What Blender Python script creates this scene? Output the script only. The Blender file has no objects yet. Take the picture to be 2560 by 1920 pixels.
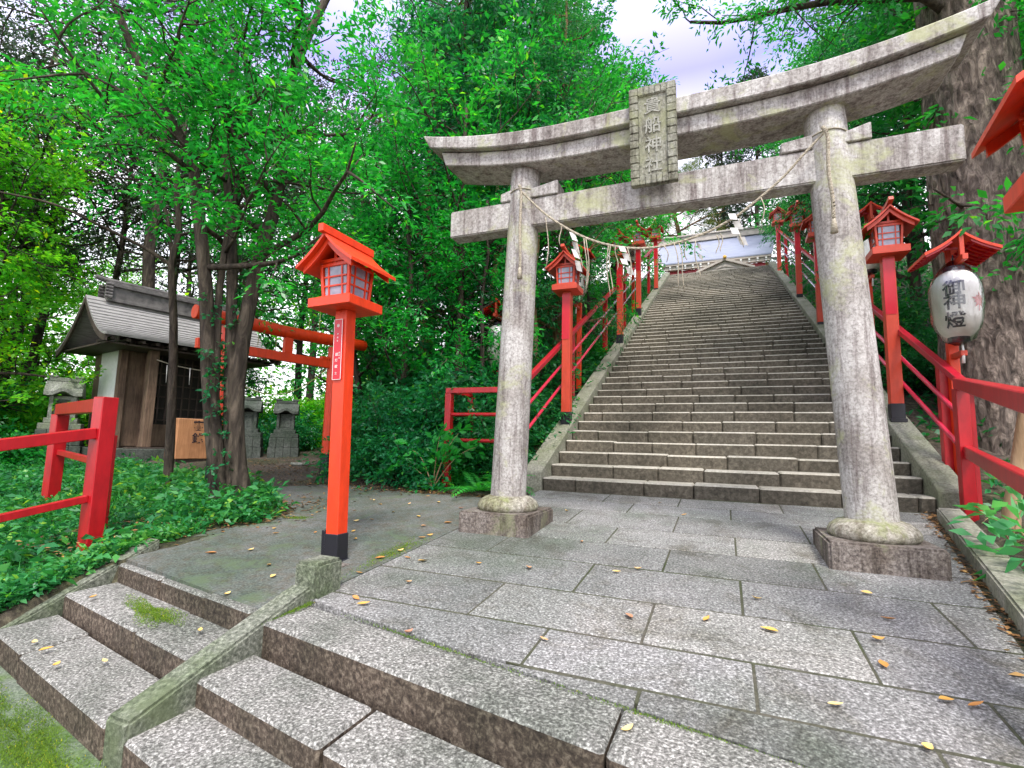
import bpy, bmesh, math, random
import numpy as np
from mathutils import Vector, Matrix

SC = bpy.context.scene
COL = SC.collection
R_ = math.radians

# ------------------------------------------------------------------ camera
HC = 1.02                      # eye height over the paving plane
cam = bpy.data.cameras.new('camera')
cam.lens = 17.869; cam.sensor_width = 36.0; cam.clip_start = 0.05; cam.clip_end = 600
camo = bpy.data.objects.new('camera', cam); COL.objects.link(camo)
pitch, roll, yaw = R_(6.536), R_(1.318), R_(22.781)
fwd = Vector((-math.sin(yaw)*math.cos(pitch), math.cos(yaw)*math.cos(pitch), math.sin(pitch)))
rgt = Vector((math.cos(yaw), math.sin(yaw), 0)); upv = rgt.cross(fwd)
r2 = rgt*math.cos(roll) + upv*math.sin(roll); u2 = -rgt*math.sin(roll) + upv*math.cos(roll)
camo.matrix_world = Matrix(((r2.x,u2.x,-fwd.x,0),(r2.y,u2.y,-fwd.y,0),(r2.z,u2.z,-fwd.z,HC),(0,0,0,1)))
SC.camera = camo
SC.render.resolution_x, SC.render.resolution_y = 1024, 768

# ------------------------------------------------------------------ sky, sun, exposure
SUN_EL, SUN_AZ = R_(58), R_(150)          # azimuth clockwise from +Y: behind the viewer, to the right
w = bpy.data.worlds.new("World"); SC.world = w; w.use_nodes = True
nt = w.node_tree; nt.nodes.clear()
out = nt.nodes.new('ShaderNodeOutputWorld'); bg = nt.nodes.new('ShaderNodeBackground')
sky = nt.nodes.new('ShaderNodeTexSky'); sky.sky_type = 'NISHITA'; sky.sun_disc = False
sky.sun_elevation = SUN_EL; sky.sun_rotation = SUN_AZ; sky.dust_density = 2.0; sky.air_density = 1.2
tc = nt.nodes.new('ShaderNodeTexCoord'); nz = nt.nodes.new('ShaderNodeTexNoise')
nz.inputs['Scale'].default_value = 2.2; nz.inputs['Detail'].default_value = 4
mp = nt.nodes.new('ShaderNodeMapRange'); mp.inputs['From Min'].default_value = .40; mp.inputs['From Max'].default_value = .60
mp.inputs['To Min'].default_value = .62; mp.inputs['To Max'].default_value = .97
mx = nt.nodes.new('ShaderNodeMix'); mx.data_type = 'RGBA'
# thin bright overcast: white low down, lavender blue higher up
sx = nt.nodes.new('ShaderNodeSeparateXYZ'); nt.links.new(tc.outputs['Generated'], sx.inputs[0])
cr = nt.nodes.new('ShaderNodeValToRGB'); ce = cr.color_ramp.elements
ce[0].position = .42; ce[0].color = (1, 1, 1, 1); ce[1].position = .60; ce[1].color = (.25, .25, .56, 1)
ce2 = ce.new(.88); ce2.color = (.95, .95, 1, 1)
nt.links.new(sx.outputs['Z'], cr.inputs['Fac'])
mu = nt.nodes.new('ShaderNodeMix'); mu.data_type = 'RGBA'; mu.blend_type = 'MULTIPLY'; mu.inputs[0].default_value = 1
mu.inputs['B'].default_value = (9.2, 9.0, 9.4, 1); nt.links.new(cr.outputs['Color'], mu.inputs['A']); nt.links.new(mu.outputs['Result'], mx.inputs['B'])
nt.links.new(tc.outputs['Generated'], nz.inputs['Vector']); nt.links.new(nz.outputs['Fac'], mp.inputs['Value'])
nt.links.new(mp.outputs['Result'], mx.inputs['Factor']); nt.links.new(sky.outputs['Color'], mx.inputs['A'])
nt.links.new(mx.outputs['Result'], bg.inputs['Color']); bg.inputs['Strength'].default_value = 0.13
nt.links.new(bg.outputs['Background'], out.inputs['Surface'])

sl = bpy.data.lights.new('sun', 'SUN'); sl.energy = 2.0; sl.angle = R_(14); sl.color = (1, .96, .9)
so = bpy.data.objects.new('sun', sl); COL.objects.link(so)
sd = Vector((math.sin(SUN_AZ)*math.cos(SUN_EL), math.cos(SUN_AZ)*math.cos(SUN_EL), math.sin(SUN_EL)))
so.rotation_euler = sd.to_track_quat('Z', 'Y').to_euler()

SC.view_settings.view_transform = 'Standard'; SC.view_settings.look = 'None'
SC.view_settings.exposure = 1.2; SC.view_settings.gamma = 1.0; SC.view_settings.use_curve_mapping = False
SC.cycles.use_denoising = True
SC.cycles.max_bounces = 8; SC.cycles.diffuse_bounces = 4; SC.cycles.glossy_bounces = 3
SC.cycles.transmission_bounces = 6; SC.cycles.transparent_max_bounces = 8
SC.cycles.use_adaptive_sampling = True; SC.cycles.adaptive_threshold = 0.02

# ------------------------------------------------------------------ tags, meshes
def tag(o, label=None, cat=None, group=None, kind=None):
    if label: o['label'] = label
    if cat: o['category'] = cat
    if group: o['group'] = group
    if kind: o['kind'] = kind
    return o

def thing(name, label, cat, loc=(0,0,0), rz=0., group=None):
    o = bpy.data.objects.new(name, None); COL.objects.link(o); o.empty_display_size = .2
    o.location = loc; o.rotation_euler = (0,0,rz)
    return tag(o, label, cat, group)

def copy_tree(o, parent=None):
    c = o.copy(); COL.objects.link(c); c.parent = parent
    for ch in list(o.children): copy_tree(ch, c)
    return c

class MB:
    """collects shapes and links them as one mesh object"""
    def __init__(s): s.v = []; s.f = []
    def add(s, vs, fs):
        n = len(s.v); s.v += [tuple(p) for p in vs]; s.f += [tuple(i+n for i in f) for f in fs]; return s
    def box(s, c, d, rz=0., m=None):
        hx,hy,hz = d[0]/2,d[1]/2,d[2]/2
        vs = [Vector((x,y,z)) for z in (-hz,hz) for x,y in ((-hx,-hy),(hx,-hy),(hx,hy),(-hx,hy))]
        rot = m if m is not None else Matrix.Rotation(rz,3,'Z')
        vs = [rot@p + Vector(c) for p in vs]
        return s.add(vs, [(3,2,1,0),(4,5,6,7),(0,1,5,4),(1,2,6,5),(2,3,7,6),(3,0,4,7)])
    def b2(s, lo, hi):
        return s.box([(a+b)/2 for a,b in zip(lo,hi)], [b-a for a,b in zip(lo,hi)])
    def bar(s, a, b, wd, ht, up=(0,0,1)):
        a,b = Vector(a),Vector(b); d = (b-a); L = d.length; d.normalize()
        x = d.cross(Vector(up))
        if x.length < 1e-4: x = Vector((1,0,0))
        x.normalize(); z = x.cross(d)
        m = Matrix((x,d,z)).transposed()
        return s.box((a+b)/2, (wd,L,ht), m=m)
    def prism(s, poly, z0, z1):
        """poly: xy ring (ccw); z0,z1 numbers or functions of x,y"""
        g0 = z0 if callable(z0) else (lambda x,y: z0); g1 = z1 if callable(z1) else (lambda x,y: z1)
        n = len(poly)
        vs = [(x,y,g0(x,y)) for x,y in poly] + [(x,y,g1(x,y)) for x,y in poly]
        fs = [tuple(range(n-1,-1,-1)), tuple(range(n,2*n))] + [(i,(i+1)%n,n+(i+1)%n,n+i) for i in range(n)]
        return s.add(vs, fs)
    def extrude(s, prof, axis_o, ax, ay, az, L0, L1):
        """prof 2-D ring in (ax,az), swept along ay from L0 to L1"""
        o,ax,ay,az = Vector(axis_o),Vector(ax),Vector(ay),Vector(az); n = len(prof)
        vs = [o+ax*p+az*q+ay*L0 for p,q in prof] + [o+ax*p+az*q+ay*L1 for p,q in prof]
        fs = [tuple(range(n)), tuple(range(2*n-1,n-1,-1))] + [(i,n+i,n+(i+1)%n,(i+1)%n) for i in range(n)]
        return s.add(vs, fs)
    def tube(s, pts, rad, n=8, caps=True):
        pts = [Vector(p) for p in pts]; k = len(pts)
        if not hasattr(rad,'__len__'): rad = [rad]*k
        vs=[]; fs=[]
        ref = Vector((.31,.17,.93))
        for i,p in enumerate(pts):
            t = pts[min(i+1,k-1)]-pts[max(i-1,0)]
            if t.length < 1e-7: t = Vector((0,0,1))
            t.normalize(); a = t.cross(ref)
            if a.length < .05: a = t.cross(Vector((1,0,0)))
            a.normalize(); b = t.cross(a)
            for j in range(n):
                q = 2*math.pi*j/n; vs.append(p + a*(rad[i]*math.cos(q)) + b*(rad[i]*math.sin(q)))
        for i in range(k-1):
            for j in range(n):
                fs.append((i*n+j, i*n+(j+1)%n, (i+1)*n+(j+1)%n, (i+1)*n+j))
        if caps: fs += [tuple(range(n-1,-1,-1)), tuple(range((k-1)*n,k*n))]
        return s.add(vs, fs)
    def lathe(s, prof, c=(0,0,0), n=24):
        vs=[]; fs=[]; k=len(prof)
        for r,z in prof:
            for j in range(n):
                q = 2*math.pi*j/n; vs.append((c[0]+r*math.cos(q), c[1]+r*math.sin(q), c[2]+z))
        for i in range(k-1):
            for j in range(n): fs.append((i*n+j, i*n+(j+1)%n, (i+1)*n+(j+1)%n, (i+1)*n+j))
        fs += [tuple(range(n-1,-1,-1)), tuple(range((k-1)*n,k*n))]
        return s.add(vs, fs)
    def mesh(s, name, mat, bevel=0., smooth=False, seg=1, jit=0.):
        me = bpy.data.meshes.new(name); me.from_pydata([tuple(p) for p in s.v], [], s.f); me.update()
        if bevel:
            bm = bmesh.new(); bm.from_mesh(me)
            es = [e for e in bm.edges if len(e.link_faces)==2 and e.calc_face_angle(0) > R_(35)]
            bmesh.ops.bevel(bm, geom=es, offset=bevel, segments=seg, affect='EDGES', clamp_overlap=True)
            bm.to_mesh(me); bm.free()
        if jit:
            rr = random.Random(len(s.v))
            for v in me.vertices: v.co += Vector((rr.uniform(-jit,jit),rr.uniform(-jit,jit),rr.uniform(-jit,jit)))
        me.materials.append(mat)
        if smooth:
            for p in me.polygons: p.use_smooth = True
            if smooth != 'all':
                try: me.set_sharp_from_angle(angle=R_(40))
                except Exception: pass
        me.update(); return me
    def build(s, name, mat, parent=None, bevel=0., smooth=False, seg=1, jit=0., loc=None):
        o = bpy.data.objects.new(name, s.mesh(name, mat, bevel, smooth, seg, jit)); COL.objects.link(o)
        if parent: o.parent = parent
        if loc: o.location = loc
        return o

def text_geo(ch, size, extrude=.002, fat=0.):
    cu = bpy.data.curves.new('lettering', 'FONT'); cu.body = ch; cu.size = size; cu.extrude = extrude; cu.offset = fat
    cu.align_x = 'CENTER'; cu.align_y = 'CENTER'; cu.resolution_u = 3
    o = bpy.data.objects.new('lettering', cu); COL.objects.link(o)
    dg = bpy.context.evaluated_depsgraph_get(); dg.update()
    me = bpy.data.meshes.new_from_object(o.evaluated_get(dg))
    vs = [v.co.copy() for v in me.vertices]; fs = [tuple(p.vertices) for p in me.polygons]
    bpy.data.objects.remove(o); bpy.data.curves.remove(cu); bpy.data.meshes.remove(me)
    if vs:
        cx = (min(v.x for v in vs)+max(v.x for v in vs))/2; cy = (min(v.y for v in vs)+max(v.y for v in vs))/2
        vs = [Vector((v.x-cx, v.y-cy, v.z)) for v in vs]
    return vs, fs

def column_text(mb, chars, size, pitch, place, extrude=.002, fat=0., xs=1., ys=1.):
    """chars written top to bottom; place(u, v, w) maps text plane (right, up, out) to the surface"""
    n = len(chars)
    for i,ch in enumerate(chars):
        vs, fs = text_geo(ch, size, extrude, fat)
        off = ((n-1)/2-i)*pitch
        mb.add([place(v.x*xs, v.y*ys+off, v.z) for v in vs], fs)
    return mb

# ------------------------------------------------------------------ materials
class NT:
    def __init__(s, name):
        s.m = bpy.data.materials.new(name); s.m.use_nodes = True; s.t = s.m.node_tree
        s.b = s.t.nodes['Principled BSDF']; s.o = s.t.nodes['Material Output']
    def n(s, typ, **kw):
        nd = s.t.nodes.new(typ)
        for k,v in kw.items():
            if k in nd.inputs.keys():
                if hasattr(v,'is_linked') or isinstance(v, bpy.types.NodeSocket): s.t.links.new(v, nd.inputs[k])
                else: nd.inputs[k].default_value = v
            else: setattr(nd, k, v)
        return nd
    def link(s, a, b): s.t.links.new(a, b)
    def pos(s):
        return s.n('ShaderNodeNewGeometry').outputs['Position']
    def obj(s):
        return s.n('ShaderNodeTexCoord').outputs['Object']
    def scale(s, v, sc):
        m = s.n('ShaderNodeMapping', Scale=sc); s.link(v, m.inputs['Vector']); return m.outputs['Vector']
    def noise(s, v, sc, det=3., rough=.55, dist=0.):
        q = s.n('ShaderNodeTexNoise', Scale=sc, Detail=det, Roughness=rough, Distortion=dist); s.link(v, q.inputs['Vector']); return q.outputs['Fac']
    def ramp(s, f, stops):
        r = s.n('ShaderNodeValToRGB'); s.link(f, r.inputs['Fac']); e = r.color_ramp.elements
        while len(e) < len(stops): e.new(.5)
        for i,(p,c) in enumerate(stops):
            e[i].position = p; e[i].color = (c,c,c,1) if not hasattr(c,'__len__') else (*c,1)
        return r.outputs['Color']
    def mix(s, f, a, b, mode='MIX'):
        q = s.n('ShaderNodeMix'); q.data_type = 'RGBA'; q.blend_type = mode
        for k,v in (('Factor',f),('A',a),('B',b)):
            i = {'Factor':0,'A':6,'B':7}[k]
            if isinstance(v, bpy.types.NodeSocket): s.link(v, q.inputs[i])
            else: q.inputs[i].default_value = v if not hasattr(v,'__len__') else (*v,1)
        return q.outputs[2]
    def bump(s, h, st, dist=.01):
        q = s.n('ShaderNodeBump', Strength=st, Distance=dist); s.link(h, q.inputs['Height']); s.link(q.outputs['Normal'], s.b.inputs['Normal'])
    def base(s, c):
        if isinstance(c, bpy.types.NodeSocket): s.link(c, s.b.inputs['Base Color'])
        else: s.b.inputs['Base Color'].default_value = (*c,1)
    def rough(s, r): s.b.inputs['Roughness'].default_value = r
    def spec(s, r): s.b.inputs['Specular IOR Level'].default_value = r

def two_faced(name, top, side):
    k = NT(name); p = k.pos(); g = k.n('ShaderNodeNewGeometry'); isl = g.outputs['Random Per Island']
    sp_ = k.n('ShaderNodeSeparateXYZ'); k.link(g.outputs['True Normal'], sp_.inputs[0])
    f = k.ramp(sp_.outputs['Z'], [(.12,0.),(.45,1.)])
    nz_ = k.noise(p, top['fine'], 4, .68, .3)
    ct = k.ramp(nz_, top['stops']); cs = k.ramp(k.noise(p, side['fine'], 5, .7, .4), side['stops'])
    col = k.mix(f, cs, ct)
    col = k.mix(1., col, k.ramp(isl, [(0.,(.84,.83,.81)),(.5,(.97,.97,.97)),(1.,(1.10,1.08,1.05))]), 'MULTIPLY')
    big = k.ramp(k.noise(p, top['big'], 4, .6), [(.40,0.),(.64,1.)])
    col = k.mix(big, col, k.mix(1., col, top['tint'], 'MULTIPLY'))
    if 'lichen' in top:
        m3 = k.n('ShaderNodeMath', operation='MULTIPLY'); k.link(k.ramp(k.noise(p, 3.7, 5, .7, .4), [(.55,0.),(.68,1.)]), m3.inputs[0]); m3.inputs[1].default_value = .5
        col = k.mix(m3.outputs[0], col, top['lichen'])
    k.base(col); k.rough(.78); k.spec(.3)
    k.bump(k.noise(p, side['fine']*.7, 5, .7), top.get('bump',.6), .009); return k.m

def paint(name, c, rough=.35, wear=.12):
    k = NT(name); p = k.pos()
    f = k.ramp(k.noise(k.scale(p,(1.6,1.6,.5)), 8., 6, .72, .3), [(.40,0.),(.70,1.)])
    dark = tuple(x*(1-wear*2.2) for x in c)
    g = k.ramp(k.noise(p, 60., 3, .7), [(.70,0.),(.82,1.)])
    col = k.mix(f, c, dark)
    gm = k.n('ShaderNodeMath', operation='MULTIPLY'); k.link(g, gm.inputs[0]); gm.inputs[1].default_value = .25*min(1,wear*6)
    col = k.mix(gm.outputs[0], col, tuple(x*.35+.02 for x in c))
    k.base(col); k.rough(rough); k.bump(k.noise(p, 40., 3), .08, .004)
    return k.m

def stone(name, stops, fine=60., big=2.2, tintA=None, tintB=None, bump=.5, rough=.85, streak=False, lichen=None, bdist=.006, slabs=False):
    k = NT(name); p = k.pos()
    col = k.ramp(k.noise(p, fine, 4, .68, .3), stops)
    if tintA:
        f = k.ramp(k.noise(p, big, 4, .6), [(.38,0.),(.66,1.)])
        col = k.mix(f, col, k.mix(1., col, tintA, 'MULTIPLY'))
    if streak:
        sv = k.scale(p, (9., 9., .8))
        f2 = k.ramp(k.noise(sv, 1.5, 5, .75), [(.46,0.),(.66,1.)])
        col = k.mix(f2, col, k.mix(1., col, tintB or (.32,.29,.27), 'MULTIPLY'))
    if lichen:
        f3 = k.ramp(k.noise(p, 3.1, 5, .7, .4), [(.54,0.),(.66,1.)])
        m3 = k.n('ShaderNodeMath', operation='MULTIPLY'); k.link(f3, m3.inputs[0]); m3.inputs[1].default_value = .65
        col = k.mix(m3.outputs[0], col, lichen)
    if slabs:
        isl = k.n('ShaderNodeNewGeometry').outputs['Random Per Island']
        col = k.mix(1., col, k.ramp(isl, [(0.,(.66,.67,.66)),(.35,(.86,.86,.87)),(.7,(1.,1.,1.02)),(1.,(1.14,1.12,1.08))]), 'MULTIPLY')
        st1 = k.ramp(k.noise(p, 2.6, 6, .72, .8), [(.50,0.),(.72,1.)]); col = k.mix(st1, col, k.mix(1., col, (.50,.47,.40), 'MULTIPLY'))
        st2 = k.ramp(k.noise(k.scale(p,(1,1,1)), .75, 4, .6), [(.52,0.),(.66,1.)]); col = k.mix(st2, col, k.mix(1., col, (.60,.68,.58), 'MULTIPLY'))
    k.base(col); k.rough(rough); k.spec(.3)
    k.bump(k.noise(p, fine*.8, 5, .7), bump, bdist)
    return k.m

M_ = {}
M_['pave'] = stone('granite_paving', [(.32,(.068,.066,.062)),(.46,(.18,.176,.166)),(.56,(.31,.305,.29)),(.66,(.60,.59,.565))], fine=88., big=1.0, tintA=(.66,.70,.68), bump=.55, rough=.7, bdist=.004, slabs=True)
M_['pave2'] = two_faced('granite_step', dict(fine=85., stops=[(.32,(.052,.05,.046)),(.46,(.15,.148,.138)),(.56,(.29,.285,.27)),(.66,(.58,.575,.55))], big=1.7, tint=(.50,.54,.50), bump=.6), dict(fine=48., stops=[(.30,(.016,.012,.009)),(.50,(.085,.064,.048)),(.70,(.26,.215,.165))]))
M_['pave2_old'] = stone('granite_step', [(.30,.035),(.44,.13),(.54,.28),(.64,.60)], fine=58., big=1.6, tintA=(.55,.60,.55), bump=.6, rough=.72, bdist=.005)
M_['rise'] = stone('rough_step_side', [(.30,(.02,.016,.012)),(.50,(.09,.07,.055)),(.70,(.26,.22,.17))], fine=48., big=3., tintA=(.5,.45,.4), bump=.9, bdist=.012)
M_['step'] = two_faced('worn_lit_edge_step_stone', dict(fine=40., stops=[(.3,(.29,.272,.225)),(.5,(.41,.39,.335)),(.7,(.54,.515,.45))], big=.55, tint=(.52,.53,.52), bump=.7), dict(fine=22., stops=[(.28,(.048,.042,.032)),(.48,(.108,.096,.074)),(.70,(.205,.184,.145))]))  # tops pale from wear; pale bevels also paint light on the nosing edges
M_['step_old'] = stone('old_step_stone', [(.28,(.05,.044,.036)),(.48,(.16,.145,.115)),(.70,(.34,.31,.25))], fine=26., big=2.6, tintA=(.5,.5,.46), bump=.7, bdist=.012, lichen=(.10,.11,.06))
M_['kerb'] = stone('kerb_stone', [(.30,(.12,.12,.095)),(.5,(.24,.235,.19)),(.7,(.36,.35,.29))], fine=45., big=3., tintA=(.6,.66,.52), bump=.6, lichen=(.17,.18,.12))
M_['stringer'] = stone('mossy_kerb_stone', [(.30,(.045,.05,.038)),(.5,(.145,.155,.12)),(.7,(.33,.34,.28))], fine=55., big=3., tintA=(.60,.72,.50), bump=.8, lichen=(.11,.135,.07), bdist=.008)
M_['torii'] = stone('weathered_granite', [(.30,(.24,.225,.21)),(.5,(.47,.455,.425)),(.7,(.66,.645,.62))], fine=55., big=2.6, tintA=(.60,.57,.55), bump=.5, streak=True, tintB=(.40,.35,.35), lichen=(.40,.42,.22), bdist=.004)
M_['plinth'] = stone('dark_plinth_stone', [(.30,(.06,.05,.045)),(.5,(.19,.165,.145)),(.72,(.36,.33,.29))], fine=60., big=4., tintA=(.6,.55,.5), bump=.6, streak=True, lichen=(.20,.22,.11))
M_['footing'] = stone('mossy_footing_stone', [(.30,(.13,.12,.09)),(.5,(.31,.29,.24)),(.7,(.50,.48,.42))], fine=40., big=3.5, tintA=(.62,.66,.42), bump=.9, streak=True, tintB=(.5,.45,.4), lichen=(.20,.24,.07), bdist=.012)
M_['plaque'] = stone('carved_plaque_stone', [(.30,(.15,.15,.12)),(.5,(.32,.32,.26)),(.7,(.48,.48,.41))], fine=55., big=5., tintA=(.7,.7,.6), bump=.4, streak=True, lichen=(.28,.29,.16))
M_['carved'] = stone('carved_letters_stone', [(.3,(.20,.20,.16)),(.7,(.46,.46,.40))], fine=38., bump=.3)
M_['shrine_stone'] = stone('grey_shrine_stone', [(.30,(.09,.095,.085)),(.5,(.22,.225,.20)),(.7,(.38,.38,.34))], fine=40., big=4., tintA=(.6,.65,.55), bump=.5, lichen=(.16,.19,.11))
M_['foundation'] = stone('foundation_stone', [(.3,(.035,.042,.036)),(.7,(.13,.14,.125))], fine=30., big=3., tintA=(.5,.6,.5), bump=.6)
M_['asphalt'] = stone('old_asphalt', [(.30,(.055,.058,.054)),(.5,(.13,.134,.125)),(.72,(.25,.25,.237))], fine=75., big=1.5, tintA=(.52,.66,.56), bump=.5, rough=.8, streak=True, tintB=(.85,.70,.58), lichen=(.09,.13,.065), bdist=.004)
M_['mortar'] = stone('joint_mortar', [(.3,(.045,.042,.032)),(.7,(.12,.11,.085))], fine=50., big=2., tintA=(.5,.7,.35), bump=.6)
M_['lowpave'] = stone('mossy_paving', [(.3,(.06,.075,.06)),(.5,(.15,.17,.14)),(.7,(.28,.30,.26))], fine=80., big=2.5, tintA=(.45,.75,.25), bump=.6, lichen=(.09,.16,.015))

M_['verm'] = paint('vermilion_paint', (.74,.045,.006), .40, .13)
M_['red'] = paint('deep_red_paint', (.56,.055,.022), .42, .10)
M_['redw'] = paint('worn_red_paint', (.44,.006,.013), .34, .14)
M_['maroon'] = paint('maroon_paint', (.40,.010,.026), .3, .12)
M_['black'] = paint('black_paint', (.012,.012,.018), .35, .1)
M_['navy'] = paint('navy_paint', (.010,.012,.045), .3, .1)
M_['crimson'] = paint('crimson_plate', (.56,.004,.02), .3, .05)
M_['white'] = paint('white_paint', (.78,.78,.75), .5, .05)
M_['ink'] = paint('black_ink', (.010,.010,.022), .5, .02)
M_['emblem'] = paint('red_emblem_print', (.55,.10,.08), .6, .05)
M_['gold'] = paint('gold_fitting', (.75,.45,.08), .3, .05)
M_['steel'] = NT('worn_steel_rail').m
k = NT('worn_red_rail'); p = k.pos(); sp_ = k.n('ShaderNodeSeparateXYZ'); k.link(p, sp_.inputs[0])
wm = k.n('ShaderNodeMapRange'); k.link(sp_.outputs['Z'], wm.inputs['Value']); wm.inputs['From Min'].default_value = 2.2; wm.inputs['From Max'].default_value = 4.5; wm.inputs['To Min'].default_value = -.25; wm.inputs['To Max'].default_value = .35
wa = k.n('ShaderNodeMath', operation='ADD'); k.link(wm.outputs[0], wa.inputs[0]); k.link(k.noise(k.scale(p,(3,1.2,1.2)), 4., 5, .7), wa.inputs[1])
worn = k.ramp(wa.outputs[0], [(.50,0.),(.62,1.)])
k.base(k.mix(worn, (.50,.016,.05), (.60,.55,.60))); k.link(worn, k.b.inputs['Metallic']); k.rough(.26); M_['steel'] = k.m
k = NT('frosted_pane'); k.base(k.ramp(k.noise(k.pos(), 14., 4), [(.3,(.20,.21,.27)),(.7,(.34,.35,.43))])); k.rough(.22); M_['pane'] = k.m
k = NT('paper_skin'); k.base(k.ramp(k.noise(k.pos(), 9., 4), [(.3,(.74,.72,.66)),(.7,(.86,.84,.79))])); k.rough(.7)
k.b.inputs['Subsurface Weight'].default_value = .0; M_['paper'] = k.m
k = NT('rope_straw'); k.base(k.ramp(k.noise(k.scale(k.pos(),(1,1,3)), 60., 3), [(.3,(.20,.17,.12)),(.7,(.52,.47,.36))])); k.rough(.9); M_['rope'] = k.m
k = NT('green_cord'); k.base((.30,.34,.10)); k.rough(.8); M_['cord'] = k.m
k = NT('shide_paper'); k.base(k.ramp(k.noise(k.pos(), 25., 3), [(.3,(.40,.39,.37)),(.7,(.60,.59,.56))])); k.rough(.7); M_['shide'] = k.m
# clear plastic wrapper
k = NT('clear_plastic'); g = k.n('ShaderNodeBsdfGlossy', Roughness=.12); g.inputs['Color'].default_value=(1,1,1,1)
tr = k.n('ShaderNodeBsdfTransparent'); fr = k.n('ShaderNodeFresnel', IOR=1.5); bp = k.n('ShaderNodeBump', Strength=.5, Distance=.02)
k.link(k.noise(k.scale(k.obj(),(14,14,2.)), 2.2, 3), bp.inputs['Height']); k.link(bp.outputs['Normal'], g.inputs['Normal']); k.link(bp.outputs['Normal'], fr.inputs['Normal'])
ad = k.n('ShaderNodeMath', operation='ADD'); k.link(fr.outputs[0], ad.inputs[0]); ad.inputs[1].default_value = .06
ms = k.n('ShaderNodeMixShader'); k.link(ad.outputs[0], ms.inputs[0]); k.link(tr.outputs[0], ms.inputs[1]); k.link(g.outputs[0], ms.inputs[2]); k.link(ms.outputs[0], k.o.inputs['Surface']); M_['plastic'] = k.m
# woods
def wood(name, a, b, sc=(12,12,1.2), rough=.75):
    k = NT(name); p = k.obj(); f = k.noise(k.scale(p, sc), 3., 5, .65, .6)
    col = k.ramp(f, [(.3,a),(.7,b)]); f2 = k.ramp(k.noise(k.pos(), 2.5, 4), [(.4,0.),(.7,1.)])
    k.base(k.mix(f2, col, k.mix(1., col, (.55,.52,.5), 'MULTIPLY'))); k.rough(rough); k.bump(f, .35, .006); return k.m
M_['wood'] = wood('aged_timber', (.085,.052,.034), (.215,.14,.088))
M_['wood_dark'] = wood('dark_timber', (.03,.021,.016), (.09,.065,.05))
M_['wood_box'] = wood('orange_timber', (.34,.15,.06), (.50,.24,.11))
M_['plaster'] = stone('pale_plaster', [(.3,(.62,.62,.60)),(.7,(.74,.74,.72))], fine=12., bump=.1)
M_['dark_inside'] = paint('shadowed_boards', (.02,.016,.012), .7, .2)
# shrine roof: copper-grey horizontal courses
k = NT('grey_shingle_roof'); p = k.obj(); f = k.noise(k.scale(p,(1,6,6)), 6., 4, .6)
k.base(k.ramp(f, [(.3,(.19,.185,.18)),(.7,(.36,.35,.34))])); k.rough(.55); k.bump(f,.2,.004); M_['shingle'] = k.m
k = NT('ridge_tiles'); f = k.noise(k.pos(), 8., 4); k.base(k.ramp(f, [(.3,(.06,.055,.055)),(.7,(.16,.15,.14))])); k.rough(.5); M_['ridge'] = k.m
k = NT('pale_metal_roof'); f = k.noise(k.scale(k.pos(),(.4,3,3)), 5., 4); k.base(k.ramp(f, [(.3,(.20,.225,.31)),(.7,(.31,.335,.43))])); k.rough(.45); M_['hallroof'] = k.m
k = NT('grey_trim'); k.base(k.ramp(k.noise(k.pos(),3.,3), [(.3,(.34,.30,.26)),(.7,(.50,.45,.39))])); k.rough(.6); M_['trim'] = k.m
# bark
def bark(name, a, b, c, sc=(14,14,3.2), bd=.05, scale=1.0):
    k = NT(name); p = k.pos(); sv = k.scale(p, sc)
    v = k.n('ShaderNodeTexVoronoi', Scale=scale); k.link(k.mix(.22, sv, k.n('ShaderNodeTexNoise', Scale=2.).outputs['Color']) if False else sv, v.inputs['Vector'])
    f = k.noise(sv, scale*.9, 6, .7, .8)
    col = k.ramp(f, [(.30,a),(.50,b),(.68,c)])
    k.base(col); k.rough(.9); k.spec(.2)
    h = k.n('ShaderNodeMath', operation='ADD'); k.link(f, h.inputs[0]); k.link(v.outputs['Distance'], h.inputs[1])
    k.bump(h.outputs[0], .9, bd); return k.m
M_['bark'] = bark('dark_bark', (.016,.013,.011), (.055,.044,.034), (.125,.10,.075), bd=.03)
M_['bark_warm'] = bark('warm_bark', (.06,.035,.018), (.17,.105,.055), (.32,.21,.12), sc=(9,9,1.6), bd=.03)
M_['bark_tan'] = bark('tan_bark', (.20,.13,.07), (.33,.225,.13), (.42,.31,.20), sc=(6,6,1.2), bd=.015)
M_['bark_pine'] = bark('plated_pine_bark', (.018,.014,.012), (.15,.118,.098), (.40,.325,.265), sc=(11,11,4.0), bd=.07, scale=1.3)
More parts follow.
